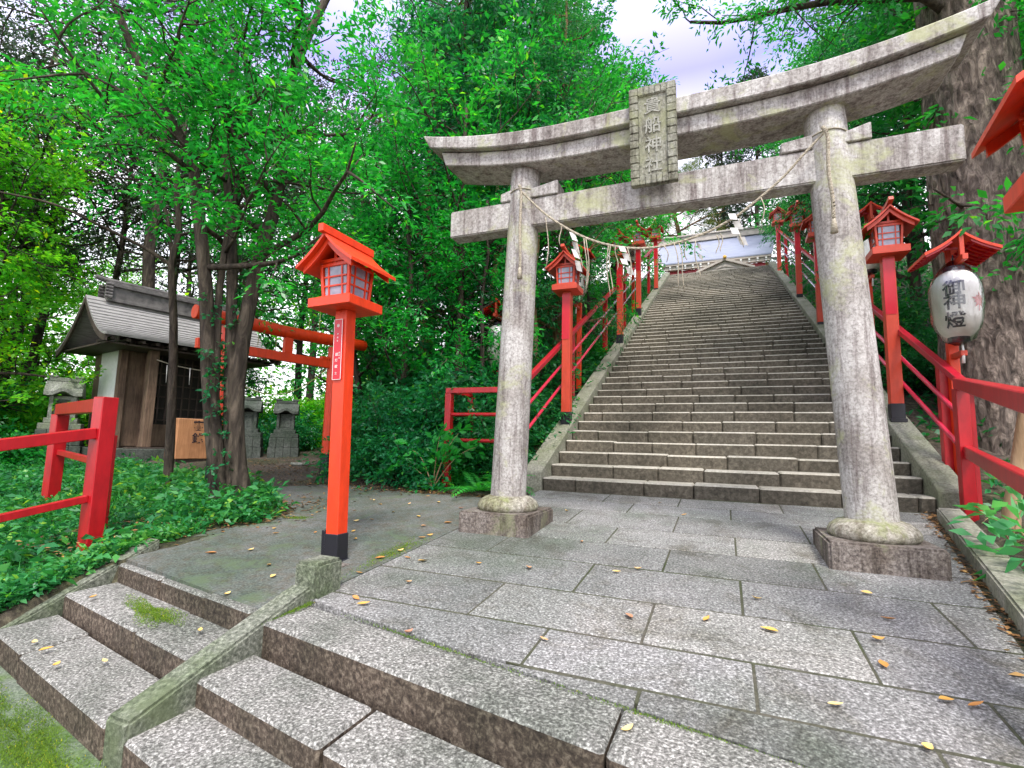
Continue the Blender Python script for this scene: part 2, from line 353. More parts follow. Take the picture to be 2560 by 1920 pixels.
# foliage: per-leaf colour from the island's random number, some light through the leaf
def leafmat(name, cols, trans=.35, gloss=.42, hue=0.):
    k = NT(name); g = k.n('ShaderNodeNewGeometry')
    f = g.outputs['Random Per Island']
    big = k.noise(k.pos(), .7, 3, .6)
    sm = k.n('ShaderNodeMath', operation='MULTIPLY_ADD'); k.link(f, sm.inputs[0]); sm.inputs[1].default_value = .55
    sb = k.n('ShaderNodeMapRange'); k.link(big, sb.inputs['Value']); sb.inputs['From Min'].default_value=.3; sb.inputs['From Max'].default_value=.7; sb.inputs['To Max'].default_value=.45
    k.link(sb.outputs[0], sm.inputs[2])
    n = len(cols); col = k.ramp(sm.outputs[0], [(i/(n-1), c) for i,c in enumerate(cols)])
    col = k.mix(k.ramp(k.n('ShaderNodeObjectInfo').outputs['Random'], [(.15,.0),(.9,.40)]), col, k.mix(1., col, (2.2,1.12,.6), 'MULTIPLY'))
    fl_ = k.n('ShaderNodeMath', operation='GREATER_THAN'); k.link(f, fl_.inputs[0]); fl_.inputs[1].default_value = .972
    col = k.mix(fl_.outputs[0], col, k.mix(1., col, (2.6,1.4,.6), 'MULTIPLY'))
    k.base(col); k.rough(gloss); k.spec(.45)
    t = k.n('ShaderNodeBsdfTranslucent'); tcol = k.mix(1., col, (1.5,1.55,.7), 'MULTIPLY'); k.link(tcol, t.inputs['Color'])
    ms = k.n('ShaderNodeMixShader'); ms.inputs[0].default_value = trans
    k.link(k.b.outputs[0], ms.inputs[1]); k.link(t.outputs[0], ms.inputs[2]); k.link(ms.outputs[0], k.o.inputs['Surface'])
    return k.m
M_['leaf'] = leafmat('glossy_green_leaves', [(.006,.12,.025),(.012,.24,.042),(.024,.36,.048),(.08,.48,.05)], .48, .34)
M_['leaf_mid'] = leafmat('wood_leaves', [(.005,.085,.024),(.010,.19,.042),(.020,.30,.050),(.06,.40,.05)], .48, .40)
M_['leaf_dark'] = leafmat('dark_evergreen_leaves', [(.005,.060,.028),(.009,.13,.050),(.016,.21,.070),(.05,.28,.08)], .42, .42)
M_['leaf_yellow'] = leafmat('yellow_green_leaves', [(.025,.24,.016),(.06,.36,.022),(.13,.46,.025),(.24,.52,.03)], .58, .5)
M_['leaf_blue'] = leafmat('dusky_leaves', [(.030,.036,.045),(.040,.065,.060),(.038,.115,.062),(.05,.19,.07)], .22, .5)  # grey violet tone paints backlit silhouettes and sky glare into the leaves
M_['leaf_pine'] = leafmat('pine_needles', [(.03,.07,.03),(.06,.13,.03),(.14,.20,.05),(.22,.24,.07)], .3, .6)
M_['cover'] = leafmat('ground_plants', [(.007,.08,.034),(.015,.17,.060),(.04,.28,.08),(.12,.40,.08)], .35, .42)
M_['fern'] = leafmat('fern_fronds', [(.008,.14,.03),(.015,.26,.04),(.03,.36,.05),(.06,.42,.06)], .4, .5)
M_['pale'] = leafmat('pale_green_leaves', [(.02,.20,.08),(.05,.32,.13),(.09,.42,.18),(.14,.50,.24)], .4, .5)
M_['moss'] = leafmat('moss', [(.03,.08,.006),(.06,.15,.008),(.10,.22,.012),(.16,.30,.02)], .2, .9)
k = NT('fallen_leaf_yellow'); k.base(k.ramp(k.n('ShaderNodeObjectInfo').outputs['Random'], [(0,(.48,.20,.05)),(.3,(.66,.40,.08)),(.75,(.78,.58,.22)),(1,(.42,.20,.12))])); k.rough(.5); M_['dead'] = k.m
k = NT('leaf_litter'); g = k.n('ShaderNodeNewGeometry'); k.base(k.ramp(g.outputs['Random Per Island'], [(0,(.06,.03,.012)),(.4,(.16,.075,.025)),(.75,(.28,.14,.045)),(1,(.42,.25,.08))])); k.rough(.7); M_['litter'] = k.m
# forest floor
k = NT('forest_floor'); p = k.pos(); f = k.noise(p, 22., 6, .7)
col = k.ramp(f, [(.3,(.018,.013,.010)),(.5,(.07,.052,.040)),(.7,(.17,.135,.105))])
f2 = k.ramp(k.noise(p, 1.1, 4, .6), [(.45,0.),(.62,1.)]); col = k.mix(f2, col, k.mix(1., col, (.55,.75,.35), 'MULTIPLY'))
k.base(col); k.rough(.95); k.bump(k.noise(p, 30., 6, .75), .8, .03); M_['floor'] = k.m

# ------------------------------------------------------------------ the lie of the land
MS = .08                                              # the paving climbs 8 % towards the stairs
XL, XR, Y0, TR, RI, Z0 = -2.0275, 1.7634, 5.8175, .31304, .14912, .4654
NST = 52
YT = Y0 + (NST-1)*TR; ZT = Z0 + NST*RI
def plane(x, y): return MS*y
def nose(y): return Z0 + (y-Y0)/TR*RI + RI            # line through the step edges
FU = (.982, -.189); FN = (.189, .982)                 # along / up the front flight
def fr(x, y): return (x+2.04)*FN[0] + (y-1.88)*FN[1]
def sstep(t): t = np.clip(t,0,1); return t*t*(3-2*t)
def gz(x, y):
    x = np.asarray(x,float); y = np.asarray(y,float)
    base = MS*np.clip(y, -1, 45.)
    hs = np.clip(Z0 + (y-Y0)/TR*RI - .02, -9, ZT-.02)
    d1 = y-5.15; d2 = ((x+3.83)+(y-5.18))*.707
    dl = np.clip(np.minimum(d1,d2),0,None)
    left = np.minimum(base + dl*.62, np.maximum(hs, base))
    mid = np.maximum(hs-.16, base-.05)
    right = np.maximum(np.minimum(hs, base+np.clip(y-5.9,0,None)*.6), base+.03)
    z = np.where(x < -2.25, left, np.where(x > 1.98, right, mid))
    # paved places lie just under their paving
    F = fr(x,y)
    paved = (x>-2.2)&(x<1.35+.2*(y-2.9))&(y<5.85)
    z = np.where(paved, np.minimum(z, base-.06), z)
    low = -.215
    zst = np.where(F < .06, low, z)
    z = np.where((x > -3.80), np.where(y < 3, zst, z), z)
    bank = low + (base-low)*sstep((y-.7)/3.2)
    edge = low + (base-low)*sstep((y-.7)/1.9)
    bank = edge + (bank-edge)*sstep((-3.85-x)/.6)
    z = np.where((x <= -3.80)&(y < 3.95), bank + .03*np.sin(x*3.1)*np.cos(y*2.7), z)
    return z

def grid_axis(segs):
    a = [np.arange(s,e,d) for s,e,d in segs]; return np.concatenate(a+[[segs[-1][1]]])
gx = grid_axis([(-260,-60,40),(-60,-16,2),(-16,-8,.4),(-8,3.6,.13),(3.6,12,.5),(12,60,3),(60,260,40)])
gy = grid_axis([(-260,-20,40),(-20,-2,1.5),(-2,8,.13),(8,26,.35),(26,60,2),(60,260,40)])
GX, GY = np.meshgrid(gx, gy); GZ = gz(GX, GY)
nx, ny = len(gx), len(gy)
me = bpy.data.meshes.new('ground')
vv = np.stack([GX,GY,GZ],-1).reshape(-1,3)
ii = (np.arange(ny-1)[:,None]*nx + np.arange(nx-1)[None,:]).ravel()
ff = np.stack([ii,ii+1,ii+nx+1,ii+nx],1)
def np_mesh(me, v, f):
    k = f.shape[1]
    me.vertices.add(len(v)); me.vertices.foreach_set('co', v.astype(np.float32).ravel())
    me.loops.add(f.size); me.loops.foreach_set('vertex_index', f.astype(np.int32).ravel())
    me.polygons.add(len(f)); me.polygons.foreach_set('loop_start', np.arange(0,f.size,k,dtype=np.int32)); me.polygons.foreach_set('loop_total', np.full(len(f),k,dtype=np.int32))
    me.update(calc_edges=True)
np_mesh(me, vv, ff); me.materials.append(M_['floor'])
for p in me.polygons: p.use_smooth = True
tag(bpy.data.objects.new('ground', me), kind='structure'); COL.objects.link(bpy.data.objects[-1] if False else bpy.data.objects['ground'])

# ------------------------------------------------------------------ paving of the forecourt
def clip(poly, a, b, c):
    """keep a*x+b*y+c >= 0"""
    o = []
    for i in range(len(poly)):
        p, q = poly[i], poly[(i+1)%len(poly)]
        fp, fq = a*p[0]+b*p[1]+c, a*q[0]+b*q[1]+c
        if fp >= 0: o.append(p)
        if fp*fq < 0:
            t = fp/(fp-fq); o.append((p[0]+t*(q[0]-p[0]), p[1]+t*(q[1]-p[1])))
    return o
rng = random.Random(4)
rows = [5.80,5.36,4.90,4.30,3.80,3.30,2.78,2.31,1.96,1.55,1.1]
cuts = [[-1.2,-.45,.48,1.1],[-.87,.03,1.22],[-1.28,-.40,.55],[-.83,.05,.9],[-1.55,-.37,.49],[-.785,.06,.94],[-1.18,-.35,.5],[-.76,.08,.8],[-.3,.55],[-.6,.2,.9]]
pv = MB()
for r in range(len(rows)-1):
    y1, y0 = rows[r], rows[r+1]
    xs = [-2.053]+cuts[r]+[2.6]
    for a, b in zip(xs[:-1], xs[1:]):
        poly = [(a+.006,y0+.010),(b-.006,y0+.010),(b-.006,y1-.010),(a+.006,y1-.010)]
        poly = clip(poly, -1, .195, 1.11-.195*2.876)                 # kerb side
        poly = clip(poly, FN[0], FN[1], -(FN[0]*-2.04+FN[1]*1.88)-.29)  # front course of kerb stones
        if len(poly) >= 3:
            dz = rng.uniform(-.0015,.0015); sx = rng.uniform(-.001,.001)
            pv.prism(poly, lambda x,y: MS*y-.08, lambda x,y,dz=dz,sx=sx,a=a: MS*y+dz+sx*(x-a))
tag(pv.build('stone_pavement', M_['pave'], bevel=.003), kind='structure')
mb = MB(); mb.prism([(-2.06,2.2),(1.05,1.62),(1.85,5.85),(-2.06,5.85)], lambda x,y: MS*y-.10, lambda x,y: MS*y-.0035)
tag(mb.build('joint_bed', M_['mortar']), kind='structure')

# side path towards the little shrine, and the mossy flags at the foot of the steps
mb = MB(); mb.prism([(-3.72,2.26),(-2.05,1.95),(-2.05,5.1),(-3.83,5.12),(-4.6,5.35),(-5.3,4.87),(-4.9,4.5),(-3.86,3.85),(-3.70,3.4),(-3.93,3.05)], lambda x,y: MS*y-.06, lambda x,y: MS*y+.002)
tag(mb.build('side_path', M_['asphalt']), kind='structure')
mb = MB(); mb.prism([(-5.2,-.6),(3,-1.5),(3,.9),(-1.9,1.5),(-3.75,1.85),(-4.1,1.3)], -.3, -.205)
tag(mb.build('lower_path', M_['lowpave']), kind='structure')

# ------------------------------------------------------------------ front flight of steps
front = thing('stone_steps', 'broad pale granite steps in the foreground rising to the paved forecourt', 'steps', (-2.03,1.88,0))
def flight(root, x0, x1, ys, zs, depth, mat, joints, jit=.006):
    """steps whose front edges run along FU; ys = distance of each edge below the top edge"""
    ox, oy = root.location.x, root.location.y
    for i,(s, z) in enumerate(zip(ys, zs)):
        m = MB(); js = [x0]+joints[i]+[x1]
        for a, b in zip(js[:-1], js[1:]):
            dz = rng.uniform(-.006,.006); ds = rng.uniform(-.008,.008)
            P = lambda u, d: ((u)*1.0, oy + (u-ox)*FU[1]/FU[0] - (s+ds)/FN[1] + d/FN[1])
            poly = [P(a+.004,0),P(b-.004,0),P(b-.004,depth),P(a+.004,depth)]
            poly = [(x-ox, y-oy) for x,y in poly]
            m.prism(poly, -.26, z+dz)
        m.build('step', mat, root, bevel=.012, jit=.0)
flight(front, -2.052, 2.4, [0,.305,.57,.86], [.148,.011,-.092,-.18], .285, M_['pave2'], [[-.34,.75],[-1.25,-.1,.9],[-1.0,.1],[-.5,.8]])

side = thing('stone_steps', 'narrow mossy dark stone steps between two sloping kerbs, leading to the side path', 'steps', (-3.74,2.222,0))
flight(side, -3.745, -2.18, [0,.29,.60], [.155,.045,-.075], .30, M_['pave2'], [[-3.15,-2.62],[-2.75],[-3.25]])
def stringer(y0, z0, y1, z1, xa, xb, zlow):
    m = MB(); ox, oy = side.location.x, side.location.y
    prof = [(y0,z0),(y1,z1),(y1,zlow),(y0,zlow)]
    vs = [(x-ox,y-oy,z) for x in (xa,xb) for y,z in prof]
    m.add(vs, [(0,1,2,3),(7,6,5,4),(0,4,5,1),(1,5,6,2),(2,6,7,3),(3,7,4,0)]); return m
stringer(2.18,.238,1.30,-.035,-2.17,-2.036,-.26).build('kerb_stone', M_['stringer'], side, bevel=.012, seg=2)
stringer(2.50,.275,1.45,-.19,-3.90,-3.755,-.30).build('kerb_stone', M_['stringer'], side, bevel=.012, seg=2)
sp = MB(); sp.prism([(-.085,-.10),(.085,-.10),(.085,.10),(-.085,.10)], -.12, .175)
tag(sp.build('stone_post', M_['stringer'], bevel=.018, seg=2, loc=(-2.085,2.275,.18)), 'squat square granite post standing at the top of the mossy side kerb', 'stone post')

# moss on the steps and flags (uncountable)
def blades(pts, size, rngn, up=1.):
    n = len(pts); a = rngn.uniform(0,2*math.pi,n); l = size*rngn.uniform(.5,1.3,n)
    d = np.stack([np.cos(a)*.6, np.sin(a)*.6, np.full(n,up)*rngn.uniform(.4,1,n)],1); d /= np.linalg.norm(d,axis=1)[:,None]
    s = np.stack([-np.sin(a), np.cos(a), np.zeros(n)],1)
    v = np.stack([pts - s*(l*.22)[:,None], pts + s*(l*.22)[:,None], pts + d*l[:,None]],1).reshape(-1,3)
    return v, np.arange(3*n).reshape(-1,3)
rn = np.random.default_rng(5)
def patch(cx, cy, rx, ry, ang, n, zf):
    r = np.sqrt(rn.uniform(0,1,n))*(1+.35*np.sin(7*rn.uniform(0,1,n))); t = rn.uniform(0,2*math.pi,n)
    wob = 1+.3*np.sin(3*t+cx*9)+.2*np.sin(5*t+cy*7)
    u, v = r*np.cos(t)*rx*wob, r*np.sin(t)*ry*wob; c,s = math.cos(ang), math.sin(ang)
    x, y = cx+u*c-v*s, cy+u*s+v*c
    return np.stack([x,y,zf(x,y)],1)
mp_ = [patch(-2.86,2.27,.30,.08,R_(-15),7000,lambda x,y: np.full_like(x,.157)),
       patch(-2.93,1.94,.28,.07,R_(-14),6500,lambda x,y: np.full_like(x,.047)),
       patch(-2.62,1.27,.36,.11,R_(-12),9000,lambda x,y: np.full_like(x,-.203)),
       patch(-2.30,1.18,.25,.10,R_(-12),6000,lambda x,y: np.full_like(x,-.203)),
       patch(-3.15,1.38,.30,.05,R_(-12),3500,lambda x,y: np.full_like(x,-.203)),
       patch(-2.14,3.05,.08,.36,R_(2),3000,lambda x,y: MS*y+.003),
       patch(-3.62,3.62,.14,.05,R_(10),1500,lambda x,y: MS*y+.003),
       patch(-2.02,2.06,.02,.12,R_(-5),900,lambda x,y: MS*y-.010),
       patch(-1.2,1.98,.45,.010,R_(-11),900,lambda x,y: MS*y-.001),
       patch(.1,1.74,.7,.010,R_(-11),1500,lambda x,y: MS*y-.001)]
v, f = blades(np.concatenate(mp_), .0075, rn); me = bpy.data.meshes.new('moss'); np_mesh(me, v, f); me.materials.append(M_['moss'])
mo = bpy.data.objects.new('moss', me); COL.objects.link(mo); tag(mo, 'bright green moss on the side steps and lower flags', 'moss', kind='stuff')

# ------------------------------------------------------------------ the long staircase
st = thing('stone_staircase', 'long worn stone staircase climbing straight up the wooded hill behind the torii', 'staircase', (-.13,Y0,Z0))
ox, oy, oz = st.location
for i in range(NST):
    m = MB(); y = Y0+i*TR; zt = Z0+(i+1)*RI
    x = XL+.004; off = rng.uniform(.25,.85); js=[]
    while x+off < XR-.12: js.append(x+off); x += off; off = rng.uniform(.48,.78)
    js = [XL+.003]+js+[XR-.003]
    for a,b in zip(js[:-1],js[1:]):
        jf = 1. if i<14 else .45; dz = rng.uniform(-.007,.007)*jf; dy = rng.uniform(-.009,.009)*jf
        xa_,xb_=a+.003-ox,b-.003-ox; ya_,yb_=y+dy-oy,y+TR+.06-oy; za_,zb_=zt-RI-.03-oz,zt+dz-oz; sb_=.030
        m.add([(xa_,ya_+sb_,za_),(xb_,ya_+sb_,za_),(xb_,yb_,za_),(xa_,yb_,za_),(xa_,ya_,zb_),(xb_,ya_,zb_),(xb_,yb_,zb_),(xa_,yb_,zb_)],[(3,2,1,0),(4,5,6,7),(0,1,5,4),(1,2,6,5),(2,3,7,6),(3,0,4,7)])
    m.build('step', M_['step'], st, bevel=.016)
for xa, xb in ((XL-.235,XL),(XR,XR+.235)):
    m = MB(); y = Y0-.03; first = True
    while y < YT+.2:
        L = rng.uniform(.62,1.15); yb = min(y+L, YT+.35)
        g = .085+rng.uniform(-.006,.006)
        prof = [(y+.003,nose(y)-.24),(yb-.003,nose(yb)-.24),(yb-.003,nose(yb)+g),(y+.003,nose(y)+g)]
        if first: prof = [(y,Z0-.1),(yb-.003,nose(yb)-.3),(yb-.003,nose(yb)+g),(y+.12,nose(y+.12)+g),(y,nose(y)+g-.01)]; first=False
        m.extrude([(p-oy,q-oz) for p,q in prof], (0,0,0), (0,1,0), (1,0,0), (0,0,1), xa-ox, xb-ox); y = yb
    m.build('kerb', M_['kerb'], st, bevel=.010, seg=1)
mb = MB(); mb.b2((-9,YT+.2,ZT-.4),(9,60,ZT-.02)); tag(mb.build('upper_terrace', M_['asphalt']), kind='structure')

# kerb along the right of the forecourt
kr = MB()
def KX(y): return 1.126+(y-2.876)*.195
y = 1.2
while y < 5.5:
    yb = min(y+rng.uniform(.7,1.1), 5.56)
    poly = [(KX(y)+.02,y+.004),(KX(y)+.195,y+.004),(KX(yb)+.195,yb-.004),(KX(yb)+.02,yb-.004)]
    kr.prism(poly, lambda x,y: MS*y-.1, lambda x,y: MS*y+.10); y = yb
tag(kr.build('kerb', M_['kerb'], bevel=.012, seg=2), 'low worn stone kerb edging the paving below the red rail', 'kerb')

# ------------------------------------------------------------------ the stone torii
TX, TY = -.445, 4.02
to = thing('stone_torii', 'big weathered granite torii gate with carved name plaque at the foot of the stairs', 'torii', (TX,TY,plane(0,TY)))
tz = to.location.z
def P(x,y,z): return (x-TX, y-TY, z-tz)
bases = (-1.70, .868); tops = (-1.597, .709)
for xb, xt in zip(bases, tops):
    m = MB(); n = 9; pts=[]; rad=[]
    for i in range(n):
        t = i/(n-1); z = .53+(3.45-.53)*t
        pts.append(P(xb+(xt-xb)*t, TY, z)); rad.append(.150-.018*t)
    m.tube(pts, rad, 40)
    pil = m.build('pillar', M_['torii'], to, smooth=True)
    m = MB(); m.lathe([(.235,0.),(.252,.02),(.256,.045),(.24,.078),(.20,.108),(.152,.125)], P(xb,TY,.455), 36); m.build('footing', M_['footing'], pil, smooth='all')
    m = MB(); m.b2(P(xb-.30,TY-.315,.20), P(xb+.30,TY+.315,.462)); m.build('plinth', M_['plinth'], pil, bevel=.014, seg=2)
def beam(name, zc0, zc1, half, hy, lift, slant, n=28, roof=0.):
    m = MB(); vs=[]; fs=[]
    for i in range(n+1):
        s = -1+2*i/n
        up = lift*max(0,(abs(s)-.25)/.75)**2.2
        for zz,ex in ((zc0,-slant),(zc1,0.)):
            for yy in (-hy, hy):
                x = s*(half+ex)
                vs.append(P(TX+x, TY+yy, zz+up))
        if roof: vs.append(P(TX+s*half, TY, zc1+up+roof))
    k = 5 if roof else 4
    for i in range(n):
        a, b = i*k, (i+1)*k
        fs += [(a,b,b+1,a+1)[::-1] if False else (a,a+1,b+1,b), (a,b,b+2,a+2), (a+1,a+3,b+3,b+1)]
        if roof: fs += [(a+2,b+2,b+4,a+4),(a+4,b+4,b+3,a+3)]
        else: fs += [(a+2,b+2,b+3,a+3)]
    e = n*k
    if roof: fs += [(0,2,4,3,1),(e,e+1,e+3,e+4,e+2)]
    else: fs += [(0,2,3,1),(e,e+1,e+3,e+2)]
    m.add(vs, fs); return m
beam('lintel', 3.385,3.522, 1.93,.19,.16,.05).build('lower_lintel', M_['torii'], to, bevel=.008)
beam('lintel', 3.527,3.655, 2.10,.25,.19,.075,roof=.05).build('upper_lintel', M_['torii'], to, bevel=.008)
m = MB(); m.b2(P(-2.31,TY-.085,2.885), P(1.47,TY+.085,3.135)); m.build('tie_beam', M_['torii'], to, bevel=.010, seg=2)
for x0,x1,flip in ((-1.80,-1.70,0),(-1.54,-1.27,1),(.42,.62,0),(.80,.97,1)):
    m = MB(); za = 3.137; h0, h1 = (.075,.10) if not flip else (.075,.12)
    vs = [P(x0,TY-.10,za),P(x1,TY-.10,za),P(x1,TY+.10,za),P(x0,TY+.10,za),P(x0,TY-.10,za+h0),P(x1,TY-.10,za+h1),P(x1,TY+.10,za+h1),P(x0,TY+.10,za+h0)]
    m.add(vs, [(3,2,1,0),(4,5,6,7),(0,1,5,4),(1,2,6,5),(2,3,7,6),(3,0,4,7)]); m.build('wedge', M_['torii'], to, bevel=.006)
# plaque, leaning forward a little
pc = Vector((-.455,TY-.265,3.375)); tilt = R_(7); pw, ph = .345, .745
ax = Vector((1,0,0)); az = Vector((0,-math.sin(tilt),math.cos(tilt))); an = Vector((0,-math.cos(tilt),-math.sin(tilt)))
def PL(u,v,wd): q = pc+ax*u+az*v+an*wd; return P(q.x,q.y,q.z)
m = MB(); rot = Matrix((ax,-an,az)).transposed()
def pbox(m,u0,u1,v0,v1,w0,w1):
    c = PL((u0+u1)/2,(v0+v1)/2,(w0+w1)/2); return m.box(c, (u1-u0,w1-w0,v1-v0), m=rot)
pbox(m,-pw/2+.05,pw/2-.05,-ph/2+.05,ph/2-.05,-.05,.012)
plq = m.build('plaque', M_['plaque'], to, bevel=.004)
m = MB()
for sgn in (-1,1):
    for i in range(13):
        v0 = -ph/2+i*ph/13; u = sgn*(pw/2-.033); d = .004*(i%2)
        pbox(m, u-.033, u+.033, v0+.001, v0+ph/13-.001, -.05, .026+d)
    for i in range(5):
        u0 = -pw/2+.066+i*(pw-.132)/5; v = sgn*(ph/2-.033)
        pbox(m, u0+.001, u0+(pw-.132)/5-.001, v-.033, v+.033, -.05, .026+.004*(i%2))
for a in (-pw/2+.064,pw/2-.072): pbox(m,a,a+.008,-ph/2+.07,ph/2-.07,-.04,.022)
pbox(m,-pw/2+.066,pw/2-.066,-ph/2+.062,-ph/2+.072,-.04,.022); pbox(m,-pw/2+.066,pw/2-.066,ph/2-.072,ph/2-.062,-.04,.022)
m.build('frame', M_['plaque'], plq, bevel=.010, seg=2)
m = MB(); column_text(m, '貴船神社', .128, .148, lambda u,v,wd: PL(u,v,.013+wd), .006, .0015); m.build('inscription', M_['carved'], plq)

# ------------------------------------------------------------------ straw rope across the gate
RY = 3.845
rp = [(-1.585,3.18),(-1.32,2.90),(-1.0,2.67),(-.70,2.55),(-.42,2.52),(-.14,2.57),(.06,2.65),(.18,2.725),(.40,2.90),(.55,3.06),(.685,3.20)]
def catm(pts, n=6):
    o=[]; P4=[pts[0]]+list(pts)+[pts[-1]]
    for i in range(1,len(P4)-2):
        p0,p1,p2,p3=[np.array(q,float) for q in P4[i-1:i+3]]
        for j in range(n):
            t=j/n; o.append(tuple(.5*((2*p1)+(-p0+p2)*t+(2*p0-5*p1+4*p2-p3)*t*t+(-p0+3*p1-3*p2+p3)*t**3)))
    o.append(tuple(pts[-1])); return o
sh = thing('straw_rope', 'twisted straw rope sagging between the two torii pillars with hanging straws', 'rope', (-.43,RY,2.52))
def twist(m, path, r, turns, rs):
    pts=[Vector(p) for p in path]
    for k_ in range(3):
        q=[]
        for i,p in enumerate(pts):
            t=pts[min(i+1,len(pts)-1)]-pts[max(i-1,0)]; t.normalize(); a=t.cross(Vector((.2,1,.1))).normalized(); b=t.cross(a)
            ph=2*math.pi*(k_/3+i*turns); q.append(p+a*r*math.cos(ph)+b*r*math.sin(ph))
        m.tube(q, rs, 6)
m = MB(); path = [(x+.43,0,z-2.52) for x,z in catm(rp,22)]; twist(m, path, .0042, 1/9., .0056); m.build('cord', M_['rope'], sh, smooth='all')
for (xa,za,xb,zb) in [(-1.33,2.89,-1.32,2.45),(-1.07,2.68,-1.03,2.40),(-1.0,2.66,-.99,2.21),(-.985,2.655,-.975,2.25),(-.82,2.57,-.81,2.16),(-.80,2.57,-.79,2.19),(-.75,2.56,-.75,2.37),(-.66,2.54,-.64,2.21),(-.38,2.52,-.37,2.39),(-.32,2.53,-.28,2.17),(-.29,2.52,-.24,2.16),(-.25,2.52,-.23,2.39),(-.17,2.52,-.15,2.24),(-.02,2.55,-.02,2.41),(.0,2.56,.01,2.42),(.13,2.66,.14,2.43),(.28,2.79,.28,2.58),(-1.22,2.82,-1.20,2.62)]:
    m = MB(); q=[(xa+(xb-xa)*t+.012*math.sin(5*t+xa*20)+.43, .012*math.sin(4*t+xa*9)-.012, za+(zb-za)*t-2.52) for t in np.linspace(0,1,8)]
    m.tube(q, [.0042]*7+[.002], 5); m.build('hanging_straw', M_['rope'], sh, smooth='all')
for (pts, lab) in (([(-1.575,3.20),(-1.548,3.12),(-1.552,2.83),(-1.545,2.58),(-1.545,2.47)],'a'),([(.665,3.22),(.69,3.13),(.685,2.89),(.70,2.70),(.70,2.55)],'b')):
    m = MB(); yy = -.005 if lab=='a' else .005
    q=[(x+.43, yy-.03-.02*min(1,i/10), z-2.52) for i,(x,z) in enumerate(catm(pts,14))]; twist(m, q, .006, 1/7., .008)
    m.tube([q[-1],(q[-1][0],q[-1][1],q[-1][2]-.03),(q[-1][0],q[-1][1],q[-1][2]-.10)],[.010,.016,.024],8); m.build('tassel', M_['rope'], sh, smooth='all')
for xb,xt,zc in ((bases[0],tops[0],3.21),(bases[1],tops[1],3.23)):
    t=(zc-.53)/2.92; m = MB(); cx=xb+(xt-xb)*t+.43
    m.tube([(cx+.139*math.cos(a), TY-RY+.139*math.sin(a), zc-2.52+.006*math.sin(3*a)) for a in np.linspace(0,2*math.pi,28)], .0045, 5, False); m.build('binding', M_['rope'], sh, smooth='all')
# zigzag paper streamers, each hung from the rope
def streamer(x, z, ln, rz, label, s=1.):
    t = thing('paper_streamer', label, 'paper streamer', (x,RY-.012,z), rz, 'paper streamers on the rope')
    m = MB(); wd=.044*s; hgt=ln/3.6; xo=0; zz=0
    for i in range(4):
        a = (.012*(i%2), )
        x0=xo; x1=xo+wd; dz=hgt; sk=.03*s*(1 if i%2==0 else .6); y0=.010*i*(1 if i%2 else -1); y1=y0+.022*(1 if i%2 else -1)
        vs=[(x0,y0,zz),(x1,y0+.012,zz-.012),(x1+sk,y1,zz-dz-.010),(x0+sk,y1-.012,zz-dz+.006)]
        vs+= [(p[0],p[1]+.002,p[2]) for p in vs]
        m.add(vs,[(0,1,2,3),(7,6,5,4),(0,4,5,1),(1,5,6,2),(2,6,7,3),(3,7,4,0)])
        xo += sk*.6+(wd*.25 if i%2==0 else -wd*.15)-wd*.15; zz -= dz*.86
    m.build('folded_paper', M_['shide'], t); return t
streamer(-1.135,2.735,.32,R_(10),'white folded paper streamer hanging in front of the nearest lantern on the stair')
streamer(-.735,2.56,.23,R_(-12),'cream folded paper streamer hanging at the lowest dip of the straw rope',1.05)
streamer(-.175,2.555,.15,R_(24),'small grey folded paper streamer hanging before the pale hall roof',.8)
streamer(.055,2.70,.25,R_(-28),'grey twisted paper streamer highest up the rope by the tall pillar',1.1)

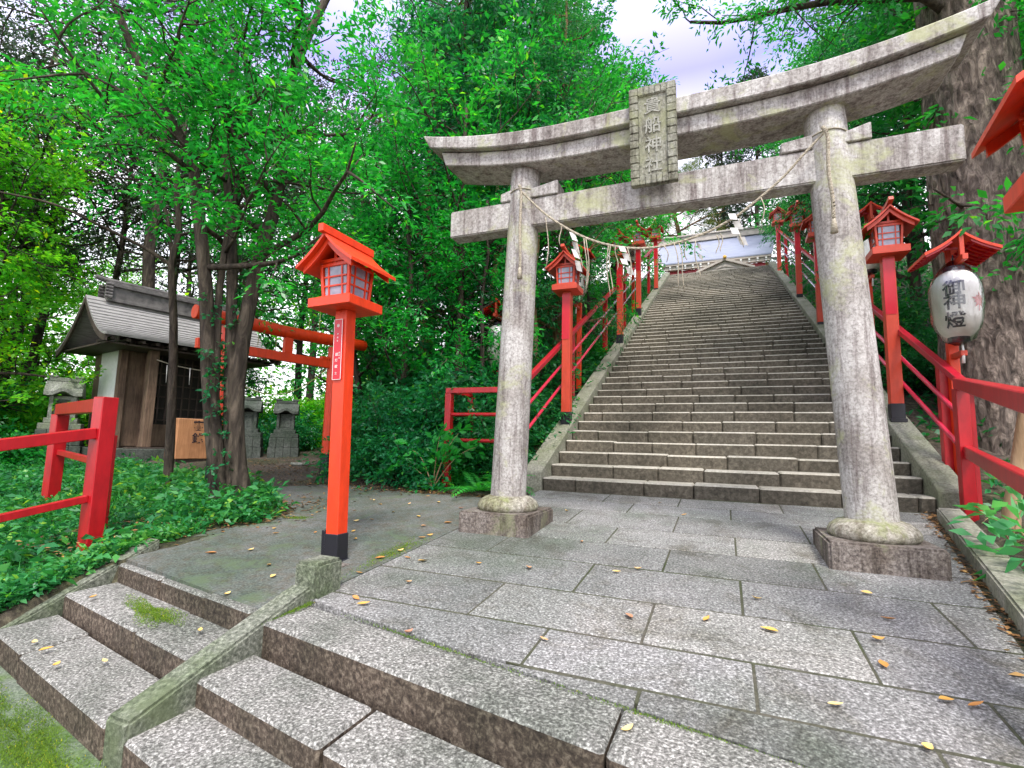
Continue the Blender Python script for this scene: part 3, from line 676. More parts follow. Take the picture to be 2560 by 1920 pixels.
# ------------------------------------------------------------------ red lanterns on posts
def roof_profile(hw, rise, th, n=10, flare=.25):
    """half-profile from ridge to eave, concave; returns ring for a full gable roof"""
    up=[]
    for i in range(n+1):
        s=-1+2*i/n; a=abs(s)
        z = rise*((1-a)*(1-flare) + flare*(1-a)**2.6)
        up.append((s*hw, z))
    lo=[(x, z-th*(1.0+.1*abs(x)/hw)) for x,z in up]
    return up+lo[::-1]
def make_lantern(d, label, grp, mats):
    body, dark, plate = mats
    t = thing('post_lantern', label, 'lantern', (0,0,0), 0, grp)
    pw=d['post']; H=d['H']; hb=d['black']; pl=d['plat']; bw=d['box']; bh=d['boxh']; rw=d['roofw']; rl=d['roofl']; rise=d['rise']
    m=MB(); m.b2((-pw/2,-pw/2,hb-.02),(pw/2,pw/2,H)); m.build('post', M_[body], t, bevel=.004)
    m=MB(); q=pw/2+.006; m.b2((-q,-q,-.03),(q,q,hb)); m.b2((-q-.03,-.05*pw/.1,.03),(-q,.05*pw/.1,hb+.02)) if d.get('junction') else None
    m.b2((-q-.012,-q-.012,-.03),(q+.012,q+.012,.012)); m.build('post_base', M_[dark], t, bevel=.004)
    m=MB(); ph=d['plath']; z0=H
    m.b2((-pl/2,-pl/2,z0),(pl/2,pl/2,z0+ph)); m.build('platform', M_[body], t, bevel=.004)
    z1=z0+ph
    # house: posts lean outwards upwards
    bx=MB(); b0=bw/2*.90; b1=bw/2*1.04; pt=bw*.095
    for sx in (-1,1):
        for sy in (-1,1):
            bx.bar((sx*b0,sy*b0,z1),(sx*b1,sy*b1,z1+bh),pt,pt,up=(0,1,0))
    fr_t=bh*.085
    for sx in (-1,1):
        bx.b2((min(sx*b0-pt*.4,sx*b0+pt*.4),-b0,z1),(max(sx*b0-pt*.4,sx*b0+pt*.4),b0,z1+fr_t*1.3)); bx.b2((-b0,min(sx*b0-pt*.4,sx*b0+pt*.4),z1),(b0,max(sx*b0-pt*.4,sx*b0+pt*.4),z1+fr_t*1.3))
        bx.b2((sx*b1-pt*.4,-b1,z1+bh-fr_t),(sx*b1+pt*.4,b1,z1+bh)); bx.b2((-b1,sx*b1-pt*.4,z1+bh-fr_t),(b1,sx*b1+pt*.4,z1+bh))
    for sx in (-1,1):
        for sy in (-1,1): bx.box((sx*b0*1.12,sy*b0*1.12,z1+.008*bw/.2),(bw*.16,bw*.16,.016*bw/.2))
    bx.b2((-b1*1.02,-b1*.98,z1+bh),(b1*1.02,b1*.98,z1+bh+.012))
    # gable struts
    for sy in (-1,1):
        yy=sy*b1*1.0; bx.b2((-b1*1.1,yy-.008,z1+bh+.012),(b1*1.1,yy+.008,z1+bh+.012+bh*.10)); bx.b2((-bw*.05,yy-.007,z1+bh+.01),(bw*.05,yy+.007,z1+bh+rise*.72))
    house=bx.build('lantern_house', M_[body], t, bevel=.0025)
    for a in range(4):
        rot=Matrix.Rotation(a*math.pi/2,3,'Z'); zc=z1+bh/2
        yo=-(b0+b1)/2+.004; tl=math.atan2(b1-b0,bh)
        rt=rot@Matrix.Rotation(tl,3,'X')
        p=MB(); c=rot@Vector((0,yo,0)); c.z=zc
        p.box(c,(bw*.80,.006,bh*.84),m=rt); wn=p.build('window', M_['pane'], house)
        l=MB()
        for u in (-.5,.5): cc=rt@Vector((u*bw*.50,-.006,0))+c; l.box(cc,(bw*.045,.010,bh*.84),m=rt)
        for u in (-1,-.33,.33,1):
            if abs(u)<1: cc=rt@Vector((0,-.0065,u*bh*.5*.78))+c; l.box(cc,(bw*.82,.010,bh*.042),m=rt)
        l.build('lattice', M_[body], house)
    # roof
    ze=z1+bh*.90
    m=MB(); m.extrude(roof_profile(rw/2,rise,.022*rw/.5),(0,0,ze),(1,0,0),(0,1,0),(0,0,1),-rl/2,rl/2)
    rf=m.build('roof', M_[d.get('roofmat',body)], t, smooth=True)
    for sy in (-1,1):
        m=MB(); pr=roof_profile(rw/2*.86,rise*.86,.045*rw/.5)
        m.extrude(pr,(0,sy*(rl/2-.045)-.009,ze+.0),(1,0,0),(0,1,0),(0,0,1),0,.018)
        m.build('bargeboard', M_[body], rf)
    m=MB(); rr=.022*rw/.5
    if d.get('tilt'):
        n=8; vs=[]
        pts=[]; 
        for i in range(n+1):
            s=-1+2*i/n; pts.append((0,s*(rl/2+.05),ze+rise+rr*.7+.035*abs(s)**3))
        for a_,b_ in zip(pts[:-1],pts[1:]): m.bar(a_,b_,rr*2.2,rr*2.0)
    else: m.b2((-rr,-rl/2-.035,ze+rise-.012),(rr,rl/2+.02,ze+rise+rr*2.1))
    m.build('ridge_cap', M_[body], rf, bevel=.003)
    if plate=='tall':
        m=MB(); m.b2((-pw/2-.001,-pw/2-.006,H-d['plateh']),(pw/2-.012,-pw/2-.0005,H-.03)); m.build('name_plate', M_['crimson'], t, bevel=.001)
    if plate=='sign':
        m=MB(); sx0,sx1=-pw/2+.006,-pw/2+.078; zt=H-.07; zb=H-.49
        m.b2((sx0,-pw/2-.010,zb),(sx1,-pw/2-.0005,zt)); s_=m.build('name_plate', M_['crimson'], t, bevel=.001)
        l=MB(); e=.003
        for a_,b_,c_,d_ in ((sx0,sx1,zb,zb+e),(sx0,sx1,zt-e,zt),(sx0,sx0+e,zb,zt),(sx1-e,sx1,zb,zt)): l.b2((a_,-pw/2-.0115,c_),(b_,-pw/2-.0095,d_))
        cx=(sx0+sx1)/2
        for ch,zz,sz,dx in (('奉',.035,.026,.0),('平',.095,.013,-.002),('成',.118,.013,-.002),('年',.141,.013,-.002),('総',.225,.012,.018),('代',.243,.012,.018),('会',.261,.012,.018),('献',.235,.024,-.004),('灯',.275,.024,-.006),('献',.318,.024,-.006),('之',.365,.020,-.006)):
            vs,fs=text_geo(ch,sz,.0008,.0); l.add([(cx+dx+v.x,-pw/2-.0108-v.z,zt-zz-.01+v.y) for v in vs],fs)
        l.build('lettering', M_['white'], s_)
    return t
TALL=dict(post=.127,H=1.98,black=.19,plat=.38,plath=.085,box=.262,boxh=.285,roofw=.545,roofl=.50,rise=.235,tilt=True,plateh=.72)
SHORT=dict(post=.098,H=1.69,black=.18,plat=.355,plath=.065,box=.230,boxh=.245,roofw=.475,roofl=.48,rise=.205,junction=True,roofmat='verm')
G1='red lanterns standing along the staircase'
lan = make_lantern(TALL,'red post lantern on the left kerb of the stair, nearest to the torii',G1,('red','black','tall'))
lan.location=(XL-.10,7.139,1.285)
spots=[(XL-.10,11.274,3.28,'red post lantern second up the left kerb, behind the cream paper streamer'),(XL-.10,13.997,4.58,'red post lantern third up the left kerb, partly screened by a leafy branch'),(XL-.10,17.999,6.33,'red post lantern highest up on the left kerb beside the pale hall roof'),
       (XR+.11,7.274,1.385,'bright red post lantern just right of the thick torii pillar'),(XR+.11,11.902,3.43,'red post lantern half hidden behind the thick torii pillar'),(XR+.11,14.757,4.83,'red post lantern seen just left of the thick torii pillar'),(XR+.14,19.611,6.98,'small dark red post lantern highest up on the right kerb')]
for x,y,z,lb in spots:
    c=copy_tree(lan); c.location=(x,y,z); c['label']=lb
for o_ in [o for o in bpy.data.objects if o.parent and o.parent.get('label','').startswith('bright red post lantern')]:
    pass
fl = make_lantern(SHORT,'vermilion post lantern with lettered red name plate beside the squat stone post','short red lanterns at the front of the forecourt',('verm','black','sign'))
fl.location=(-2.392,2.757,.215); fl.rotation_euler=(0,R_(-1.4),0)
rf_ = copy_tree(fl); rf_.location=(1.115,2.13,.20); rf_.rotation_euler=(0,0,R_(-7)); rf_['label']='vermilion post lantern cut off at the right edge, its eave close to the viewer'
mb=MB(); mb.prism([(-.13,-.12),(.13,-.12),(.13,.12),(-.13,.12)],-.12,.03)
tag(mb.build('footing_stone', M_['plinth'], bevel=.01, seg=2, loc=(-2.36,2.74,.19)),'low dark stone block under the vermilion lantern with the name plate','stone block')
mb=MB(); mb.prism([(-.13,-.12),(.13,-.12),(.13,.12),(-.13,.12)],-.12,.03)
tag(mb.build('footing_stone', M_['plinth'], bevel=.01, seg=2, loc=(1.115,2.13,.17)),'low stone block under the lantern cut off at the right edge','stone block')

# ------------------------------------------------------------------ paper lanterns under little roofs
def make_stand(label, grp):
    t=thing('lantern_stand', label, 'lantern stand', (0,0,0), 0, grp)
    m=MB(); m.b2((-.04,.20,0),(.04,.28,2.36)); m.build('post', M_['verm'], t, bevel=.004)
    m=MB(); m.b2((-.022,-.20,2.33),(.022,.30,2.385)); m.bar((0,.22,2.05),(0,.02,2.33),.03,.04); m.b2((-.018,-.15,2.385),(.018,-.11,2.60)); m.b2((-.018,.16,2.385),(.018,.20,2.60)); m.build('bracket', M_['red'], t, bevel=.003)
    m=MB(); m.b2((-.025,-.02,1.46),(.025,.21,1.51)); m.build('lower_arm', M_['red'], t, bevel=.003)
    m=MB(); m.extrude(roof_profile(.285,.19,.026,12,.35),(0,0,2.44),(1,0,0),(0,1,0),(0,0,1),-.16,.34); rf=m.build('roof', M_['verm'], t, smooth=True)
    m=MB()
    for i in range(7):
        y=-.14+i*.075
        for s in (-1,1):
            pts=[(s*.285*a, y, 2.44+.19*((1-a)*.65+.35*(1-a)**2.6)-.037) for a in (.25,.5,.75,.97)]
            for p,q in zip(pts[:-1],pts[1:]): m.bar(p,q,.018,.022)
    for s in (-1,1): m.bar((s*.23,-.14,2.437),(s*.23,.32,2.437),.02,.02); m.bar((s*.10,-.14,2.505),(s*.10,.32,2.505),.02,.02)
    m.bar((-.11,.0,2.502),(.11,.0,2.502),.02,.02); m.build('rafter_set', M_['redw'], rf)
    return t
def make_chochin(label, grp, detail=True):
    t=thing('paper_lantern', label, 'paper lantern', (0,0,0), 0, grp)
    Rr=.190; H=.66
    def rad(z):    # z 0..H
        s=2*z/H-1; return Rr*(1-abs(s)**3.6)**.42*(.93+.05*s)+.035*0
    m=MB(); prof=[]; n=64
    for i in range(n+1):
        z=H*i/n; r=max(rad(z),.075); prof.append((r*(1+(.014 if i%2 else -.012)), z))
    m.lathe(prof,(0,0,.06),40); m.build('paper_body', M_['paper'], t, smooth='all')
    m=MB(); m.lathe([(.082,0),(.082,.05)],(0,0,.025),28); m.lathe([(.082,0),(.082,.05)],(0,0,H+.045),28); m.build('hoop', M_['ink'], t, smooth=True)
    # character column on the surface
    def wrap(a0):
        def f(u,v,wd):
            z=H/2+v; r=max(rad(min(max(z,.02),H-.02)),.08)+.0085+wd; a=a0+u/Rr; return (r*math.sin(a),-r*math.cos(a),.06+z)
        return f
    m=MB(); column_text(m,'御神燈',.158,.172,wrap(0.),.001,.0026,1.12,1.0); m.build('inscription', M_['ink'], t)
    m=MB(); wf=wrap(R_(64))
    vs=[wf(0,0,0)]; k_=5
    for i in range(20):
        a=2*math.pi*i/20+math.pi/2; r=.085 if i%4==0 else (.045 if i%2 else .058)
        vs.append(wf(r*math.cos(a),r*math.sin(a)*1.0,0.))
    m.add(vs,[(0,1+i,1+(i+1)%20) for i in range(20)]); m.add([wf(-.006,-.05,0),wf(.006,-.05,0),wf(.006,-.10,0),wf(-.006,-.10,0)],[(0,1,2,3)]); m.build('maple_emblem', M_['emblem'], t)
    m=MB(); pr=[(.03,.0),(.12,.05)]
    for i in range(1,14):
        z=H*i/14; pr.append((max(rad(z),.09)+.020,.06+z))
    pr+=[(.11,H+.08),(.03,H+.16)]
    m.lathe(pr,(0,0,0),32); c=m.build('plastic_cover', M_['plastic'], t, smooth='all')
    for v in c.data.vertices:
        a=math.atan2(v.co.y,v.co.x); v.co.x*=1+.03*math.sin(9*a+20*v.co.z); v.co.y*=1+.03*math.sin(9*a+20*v.co.z)
    m=MB(); m.tube([(.02,0,.03),(.025,0,-.06),(.02,0,-.17)],[.006,.010,.014],6); m.build('tail', M_['white'], t, smooth='all')
    m=MB(); m.tube([(0,0,H+.10),(0,0,H+.22)],.006,6); m.build('hook', M_['ink'], t)
    return t
GS='little roofed stands carrying paper lanterns'; GP='paper lanterns hung under small red roofs'
st0=make_stand('red roofed lantern stand before the huge pine trunk',GS); st0.location=(2.075,5.95,.46)
ch0=make_chochin('large white paper lantern with three black characters before the huge pine trunk',GP); ch0.location=(2.05,5.95,2.02); ch0.rotation_euler=(0,0,R_(-23))
for (x,y,z,ls,lc,rz) in [(-3.22,7.1,.62,'red roofed lantern stand mostly hidden behind the thinner torii pillar','white paper lantern hidden behind the thinner torii pillar',-20),
    (-2.42,8.64,2.02,'red roofed lantern stand rising behind the nearest lantern on the left kerb','stained paper lantern peeping out behind the nearest left kerb lantern',25),
    (-2.42,14.63,4.84,'red roofed lantern stand beyond the second lantern of the left kerb','paper lantern between the second and third lanterns of the left kerb',20),
    (2.15,9.12,2.22,'red roofed lantern stand behind the bright red lantern right of the pillar','paper lantern partly covered by the bright red lantern right of the pillar',20),
    (2.15,16.4,5.66,'red roofed lantern stand high on the right behind the slim red rails','paper lantern high on the right, seen behind a lantern post left of the pillar',10)]:
    s2=copy_tree(st0); s2.location=(x,y,z-.55 if False else z-.02); s2['label']=ls
    c2_=copy_tree(ch0); c2_.location=(x-.02,y,z+1.51-.02); c2_['label']=lc; c2_.rotation_euler=(0,0,R_(rz))

# ------------------------------------------------------------------ handrails
def rail_side(xr, pts_post, y0, y1, ztop, slope, label, guard):
    t=thing('stair_handrail', label, 'handrail', (xr,y0,0))
    for name,dz,r,mt in (('top_rail',0,.035,'maroon'),('middle_rail',-.335,.021,'steel'),('lower_rail',-.64,.021,'steel')):
        m=MB(); a=(0,0,ztop+dz); b=(0,y1-y0,ztop+dz+slope*(y1-y0))
        ym=6.0 if mt=='steel' else y1-y0
        if mt=='maroon': m.bar(a,b,.07,.06); m.build(name,M_['maroon'],t,bevel=.004)
        else:
            m.tube([a,b],r,12); m.build(name,M_['steel'],t,smooth=True)
    for y in pts_post:
        zz=ztop+slope*(y-y0); g=float(gz(xr-.1 if xr<0 else xr+.3,y))-.2
        m=MB(); m.b2((-.045+(-.06 if xr<0 else .06),y-y0-.045,min(g,zz-1.05)),(.045+(-.06 if xr<0 else .06),y-y0+.045,zz-.02)); m.build('post',M_['redw'],t,bevel=.003)
    return t
hl=rail_side(-2.27,[8.1,10.65,12.9,15.2,17.6,20.],5.62,21.,1.665,.508,'sloping red and steel handrail climbing the left side of the stone stairs',None)
m=MB(); b0=(-2.27,5.62,0)
def HL(x,y,z): return (x-b0[0],y-b0[1],z)
for nm,z,h,mt in (('top_rail',1.64,.065,'redw'),('middle_rail',1.345,.045,'redw'),('lower_rail',1.03,.045,'redw')):
    m=MB()
    if nm=='top_rail':
        m.b2(HL(-3.20,5.49,z-h/2),HL(-2.25,5.56,z+h/2)); m.b2(HL(-3.20,5.561,z-h/2+.003),HL(-3.13,6.10,z+h/2-.003))
    else: m.tube([HL(-3.16,5.525,z),HL(-2.28,5.525,z)],h/2,12)
    m.build(nm,M_[mt],hl,bevel=.003 if nm=='top_rail' else 0,smooth=nm!='top_rail')
for x,y in ((-3.16,5.525),(-3.16,6.13)):
    m=MB(); m.b2(HL(x-.042,y-.042,.2),HL(x+.042,y+.042,1.605)); m.build('post',M_['redw'],hl,bevel=.004)
hr=rail_side(1.955,[6.28,9.6,12.6,15.6,18.6],5.70,21.,1.655,.506,'sloping red and steel handrail climbing the right side of the stone stairs',None)
fr_=thing('red_fence','crimson metal fence curving past the kerb at the far right','fence',(1.93,5.66,.45))
FA=Vector((1.93,5.66,0)); FB=Vector((1.27,3.05,0)); fd=(FB-FA)
def FP(t,z,off=0): q=FA+fd*t; return (q.x-1.93+off,q.y-5.66,z-.45)
m=MB(); m.bar(FP(-.02,1.640),FP(1.5,1.085),.085,.095); m.build('top_rail',M_['redw'],fr_,bevel=.006)
m=MB(); m.bar(FP(0.0,1.03,.02),FP(1.5,.775,.02),.06,.10); m.build('lower_rail',M_['redw'],fr_,bevel=.006)
for tt in (0.,1.45):
    q=FP(tt,0); ztp=1.64-.37*tt; m=MB(); m.b2((q[0]-.048,q[1]-.048,-.05-.3*tt),(q[0]+.048,q[1]+.048,ztp-.45-.055)); m.build('post',M_['redw'],fr_,bevel=.004)
m=MB(); m.b2((.10,.10,0),(.13,.13,1.12)); m.b2((.06,.05,1.10),(.2,.19,1.13)); m.build('strut',M_['redw'],fr_)

lf=thing('red_fence','crimson metal fence with open square end frame at the far left','fence',(-4.67,2.55,0))
def LF(x,y,z): return (x+4.67,y-2.55,z)
m=MB(); m.b2(LF(-4.735,2.49,-.25),LF(-4.605,2.61,1.31)); m.build('post',M_['redw'],lf,bevel=.006)
m=MB(); m.b2(LF(-6.82,3.20,.0),LF(-6.70,3.32,1.21)); m.build('post',M_['redw'],lf,bevel=.006)
m=MB(); m.bar(LF(-4.74,2.575,1.245),LF(-6.80,3.27,1.265),.09,.115); m.build('top_rail',M_['redw'],lf,bevel=.006)
m=MB(); m.bar(LF(-4.75,2.62,.77),LF(-6.72,3.27,.80),.05,.055); m.build('middle_rail',M_['redw'],lf,bevel=.004)
m=MB(); m.bar(LF(-4.67,2.49,1.015),LF(-4.67,.2,.63),.075,.085); m.build('middle_rail',M_['redw'],lf,bevel=.005)
m=MB(); m.bar(LF(-4.67,2.49,.50),LF(-4.67,.2,.115),.05,.055); m.build('lower_rail',M_['redw'],lf,bevel=.004)
m=MB(); m.b2(LF(-4.93,2.72,-.1),LF(-4.87,2.78,1.0)); m.bar(LF(-4.86,2.74,.35),LF(-4.70,2.62,.98),.03,.03); m.build('strut',M_['redw'],lf,bevel=.003)
m=MB(); m.b2(LF(-4.72,-.2,-.4),LF(-4.60,-.08,.75)); m.build('post',M_['redw'],lf,bevel=.006)

# ------------------------------------------------------------------ small red torii by the shrine
BA=R_(11); E1=Vector((math.sin(BA),math.cos(BA),0)); E2=Vector((math.cos(BA),-math.sin(BA),0)); B0=Vector((-9.14,6.231,.498))
def SB(s,t,z): q=B0+E1*s+E2*t; return Vector((q.x,q.y,B0.z+z))
frm=math.pi/2-BA      # local x = E1
rt=thing('red_torii','slim vermilion wooden torii in front of the small wooden shrine','torii',SB(-.47,3.80,0),frm)
def RTp(s,z,t=0): return (s+.47,-(t),z)       # local x along E1; local y = -E2
for s in (-1.22,.345):
    m=MB(); m.tube([RTp(s,.28),RTp(s+(.02 if s<0 else -.0),1.86)],[.080,.074],20); p=m.build('pillar',M_['verm'],rt,smooth=True)
    m=MB(); m.tube([RTp(s,-.1),RTp(s,.29)],[.090,.088],20); m.build('pillar_base',M_['black'],p,smooth=True)
m=MB(); m.tube([RTp(-1.60,1.965),RTp(-.4,1.945),RTp(.90,1.98)],[.083,.083,.083],20); m.build('upper_lintel',M_['verm'],rt,smooth=True)
m=MB(); m.b2(RTp(-1.55,1.54,.035),(RTp(.55,1.66,-.035))); m.build('tie_beam',M_['verm'],rt,bevel=.004)
m=MB(); m.b2(RTp(-.45,1.66,.03),RTp(-.33,1.90,-.03)); m.build('strut',M_['verm'],rt,bevel=.003)
for s in (-1.36,.20): m=MB(); m.b2(RTp(s-.06,1.66,.04),RTp(s+.06,1.70,-.04)); m.build('wedge',M_['verm'],rt,bevel=.003)
rc=thing('straw_rope','thin greenish straw cord with hanging straws slung across the small vermilion torii','rope',SB(-.47,3.70,1.2),frm)
pts=[(s, 1.26-.42*(1-((s+.47)/.82)**2)+ .10*(s+.47)) for s in np.linspace(-1.29,.34,16)]
m=MB(); m.tube([(s+.47,0,z-1.2+.25) for s,z in pts],.008,6); m.build('cord',M_['cord'],rc,smooth='all')
for s in (-1.0,-.75,-.5,-.25,-.02,.15):
    z=1.26-.42*(1-((s+.47)/.82)**2)+.10*(s+.47)+.05; m=MB(); m.tube([(s+.47,0,z),(s+.47+.008,.01,z-.2),(s+.47-.004,0,z-.40)],[.006,.006,.004],5); m.build('hanging_straw',M_['cord'],rc,smooth='all')

# ------------------------------------------------------------------ small wooden shrine
hs=thing('wooden_shrine','small weathered timber shrine with curved grey roof among the trees','shrine',SB(0,-1.6,0),frm)
def H(s,t,z): return (s,-(t+1.6),z)
def hb(m,s0,s1,t0,t1,z0,z1): a=H(s0,t0,z0); b=H(s1,t1,z1); return m.b2([min(p,q) for p,q in zip(a,b)],[max(p,q) for p,q in zip(a,b)])
m=MB(); hb(m,-.75,2.05,-3.3,-.95,-.15,.24); m.build('foundation',M_['foundation'],hs,bevel=.01)
m=MB(); hb(m,-.45,-.38,-2.95,-1.72,.28,2.35); hb(m,1.78,1.85,-2.95,-1.72,.28,2.35); hb(m,-.45,1.85,-3.0,-2.95,.28,2.35); hb(m,-.44,1.84,-2.94,-1.72,.24,.32); m.build('wall',M_['wood'],hs)
m=MB(); hb(m,-.468,-.452,-2.62,-1.78,1.12,2.25); m.build('plaster_panel',M_['plaster'],hs)
m=MB()
for i in range(7): hb(m,-.475,-.452,-2.90+i*.18,-2.86+i*.18,.34,1.08)
for i in range(5): hb(m,-.470,-.452,-2.94,-1.74,.40+i*.16,.425+i*.16)
m.build('lattice',M_['wood_dark'],hs)
for s in (-.42,.02,1.38,1.82):
    m=MB(); hb(m,s-.065,s+.065,-1.72,-1.59,.24,2.38); m.build('pillar',M_['wood'],hs,bevel=.006)
for s in (-.08,1.48):
    m=MB(); hb(m,s-.08,s+.08,-1.28,-1.12,.27,2.22); m.build('pillar',M_['wood'],hs,bevel=.008)
m=MB(); hb(m,-.35,1.75,-1.70,-1.66,.28,.72); hb(m,-.35,-.05,-1.70,-1.66,.72,2.2); hb(m,1.44,1.76,-1.70,-1.66,.72,2.2); m.build('front_board',M_['wood'],hs)
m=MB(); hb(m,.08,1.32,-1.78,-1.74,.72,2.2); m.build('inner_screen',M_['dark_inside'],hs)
m=MB()
for i in range(9): hb(m,.10+i*.15,.125+i*.15,-1.70,-1.675,.72,2.15)
for i in range(6): hb(m,.08,1.32,-1.705,-1.68,.80+i*.24,.825+i*.24)
m.build('lattice_door',M_['wood_dark'],hs)
for q_ in ((-.55,2.0,-1.30,-1.10,2.16,2.28),(-.55,1.95,-1.74,-1.58,2.26,2.40),(-.45,1.85,-1.12,-.98,.20,.27)):
    m=MB(); hb(m,*q_); m.build('beam',M_['wood_dark'],hs,bevel=.005)
# curved roof: courses follow a sagging slope from ridge to eave
def roof_z(t):
    if t>=-2.0: q=(t+2.0)/1.25; return 3.16-.86*(q*1.35-.35*q*q if False else (1-(1-q)**1.7))
    q=(-2.0-t)/1.35; return 3.16-.98*(1-(1-q)**1.5)
m=MB(); n=16; S0,S1=-1.02,2.32
for side_ in (1,-1):
    ts=[-2.0+side_*(1.25 if side_>0 else 1.35)*i/n for i in range(n+1)]
    for a,b in zip(ts[:-1],ts[1:]):
        za,zb=roof_z(a),roof_z(b); st_=.018
        q=[H(S0,a,za-.03),H(S1,a,za-.03),H(S1,b,zb-.03),H(S0,b,zb-.03),H(S0,a,za),H(S1,a,za),H(S1,b+side_*.012,zb+st_),H(S0,b+side_*.012,zb+st_)]
        m.add(q,[(3,2,1,0),(4,5,6,7),(0,1,5,4),(1,2,6,5),(2,3,7,6),(3,0,4,7)])
rfs=m.build('roof',M_['shingle'],hs)
for s in (S0-.005,S1-.035):
    m=MB()
    for side_ in (1,-1):
        ts=[-2.0+side_*(1.22 if side_>0 else 1.32)*i/10 for i in range(11)]
        for a,b in zip(ts[:-1],ts[1:]):
            za,zb=roof_z(a)-.035,roof_z(b)-.035; d_=.11
            q=[H(s,a,za-d_),H(s+.04,a,za-d_),H(s+.04,b,zb-d_),H(s,b,zb-d_),H(s,a,za),H(s+.04,a,za),H(s+.04,b,zb),H(s,b,zb)]
            m.add(q,[(3,2,1,0),(4,5,6,7),(0,1,5,4),(1,2,6,5),(2,3,7,6),(3,0,4,7)])
    m.build('bargeboard',M_['wood_dark'],rfs)
m=MB(); hb(m,-.96,2.2,-3.2,-.9,2.14,2.17)
for i in range(14): hb(m,-.92+i*.24,-.86+i*.24,-1.5,-.80,2.20,2.25)
m.build('eave_boards',M_['wood_dark'],rfs)
m=MB(); hb(m,-.72,2.05,-2.17,-1.83,3.10,3.16); hb(m,-.70,2.03,-2.13,-1.87,3.16,3.40); hb(m,-.74,2.07,-2.18,-1.82,3.40,3.45); hb(m,-.70,2.03,-2.10,-1.90,3.45,3.50)
m.tube([H(-.90,-2.0,3.56),H(-.75,-2.0,3.53),H(2.1,-2.0,3.53),H(2.25,-2.0,3.56)],.05,10)
for i in range(5):
    for t_ in (-1.82,-2.18): m.tube([H(-.78,t_,3.18+i*.062),H(-.66,t_,3.18+i*.062)],.034,8)
m.build('ridge',M_['ridge'],rfs,bevel=.004)
# rope with white straws under the eave
ro=thing('straw_rope','pale straw rope with white straws hung across the dark front of the timber shrine','rope',SB(.7,-.98,1.95),frm)
m=MB(); m.tube([(s,0,-.10+.1*(s/.8)**2) for s in np.linspace(-.8,.8,12)],.010,6); m.build('cord',M_['rope'],ro,smooth='all')
for s in (-.62,-.2,.15,.55): m=MB(); m.tube([(s,-.01,-.08),(s+.01,-.01,-.42)],[.010,.006],5); m.build('hanging_straw',M_['shide'],ro,smooth='all')
# offertory box
ob=thing('offertory_box','orange-brown wooden offertory box with black characters before the timber shrine','offertory box',SB(.26,-.22,0),frm)
m=MB(); m.b2((-.30,-.22,.08),(.32,.22,.82)); m.build('chest',M_['wood_box'],ob,bevel=.012)
m=MB(); m.b2((-.27,-.19,.0),(.29,.19,.08)); m.build('foot',M_['wood_dark'],ob)
m=MB(); column_text(m,'賽銭',.20,.23,lambda u,v,wd:(.055+u,-.2225-wd,.58+v),.001,.002); m.build('inscription',M_['ink'],ob)
m=MB()
for i in range(6): m.b2((-.26+i*.10,-.2,.821),(-.22+i*.10,.2,.832))
m.build('slat_lid',M_['wood_dark'],ob)

# ------------------------------------------------------------------ little stone shrines
def make_hokora(label,loc,rz,sc,base_h,stn='shrine_stone'):
    t=thing('stone_shrine',label,'stone shrine',loc,rz,'miniature stone shrines')
    m=MB()
    for i,(wd,z0,z1) in enumerate(((1.25,-.1,base_h*.5),(1.18,base_h*.5+.004,base_h))): 
        for j in range(4): m.b2((-wd/2+j*wd/4+.004,-wd*.38,z0),(-wd/2+(j+1)*wd/4-.004,wd*.38,z1))
    m.build('plinth',M_['foundation'],t,bevel=.012)
    z=base_h; m=MB(); m.b2((-.56,-.40,z+.002),(.56,.40,z+.12)); m.b2((-.44,-.32,z+.12),(.44,.32,z+.22)); m.build('base',M_[stn],t,bevel=.012)
    z+=.22; m=MB(); m.b2((-.36,-.26,z),(-.25,.26,z+.42)); m.b2((.25,-.26,z),(.36,.26,z+.42)); m.b2((-.25,-.14,z),(.25,.25,z+.42)); m.b2((-.25,-.24,z),(.25,-.14,z+.04)); bd=m.build('body',M_[stn],t,bevel=.008)
    m=MB(); m.b2((-.17,-.152,z+.06),(.17,-.141,z+.36)); m.build('door',M_['foundation'],bd)
    z+=.42; m=MB()
    n=14; vs=[]; fs=[]
    for i in range(n+1):
        x=-.50+1.0*i/n; s=x/.5
        wave=.11*math.exp(-(s/.42)**2); sag=.05*abs(s)**2
        ze=z+.0+wave+sag*.6-.02
        for y,zz in ((-.42,ze),(-.42,ze+.07),(-.20,z+.20+sag*.4),(-.06,z+.29),(.06,z+.29),(.20,z+.20+sag*.4),(.42,z+.05),(.42,z-.02)): vs.append((x,y,zz))
    for i in range(n):
        for j in range(8): a=i*8+j; b=i*8+(j+1)%8; fs.append((a,a+8,b+8,b) if False else (a,b,b+8,a+8))
    fs+=[tuple(range(7,-1,-1)),tuple(n*8+j for j in range(8))]
    m.add(vs,fs); rf=m.build('roof',M_[stn],t,smooth=True)
    m=MB(); m.b2((-.44,-.09,z+.285),(.44,.09,z+.36)); m.b2((-.48,-.11,z+.36),(-.22,.11,z+.40)); m.b2((.22,-.11,z+.36),(.48,.11,z+.40)); m.build('ridge',M_[stn],rf,bevel=.008)
    t.scale=sc
    return t
make_hokora('pale miniature stone shrine with wavy roof behind the open red end frame',(-11.75,5.70,.46),R_(56),(.56,.56,1.0),.60)
make_hokora('dark miniature stone shrine in shade, nearer to the slim red torii pillar',(-8.30,7.85,.62),R_(42),(.46,.46,.76),.50,'foundation')  # darker stone than the pale shrine: tree shade put into its colour
make_hokora('dark miniature stone shrine in shade beside the ivy-clad trunk',(-8.90,7.45,.60),R_(42),(.48,.48,.80),.50,'foundation')  # shade painted in here too, by the darker stone
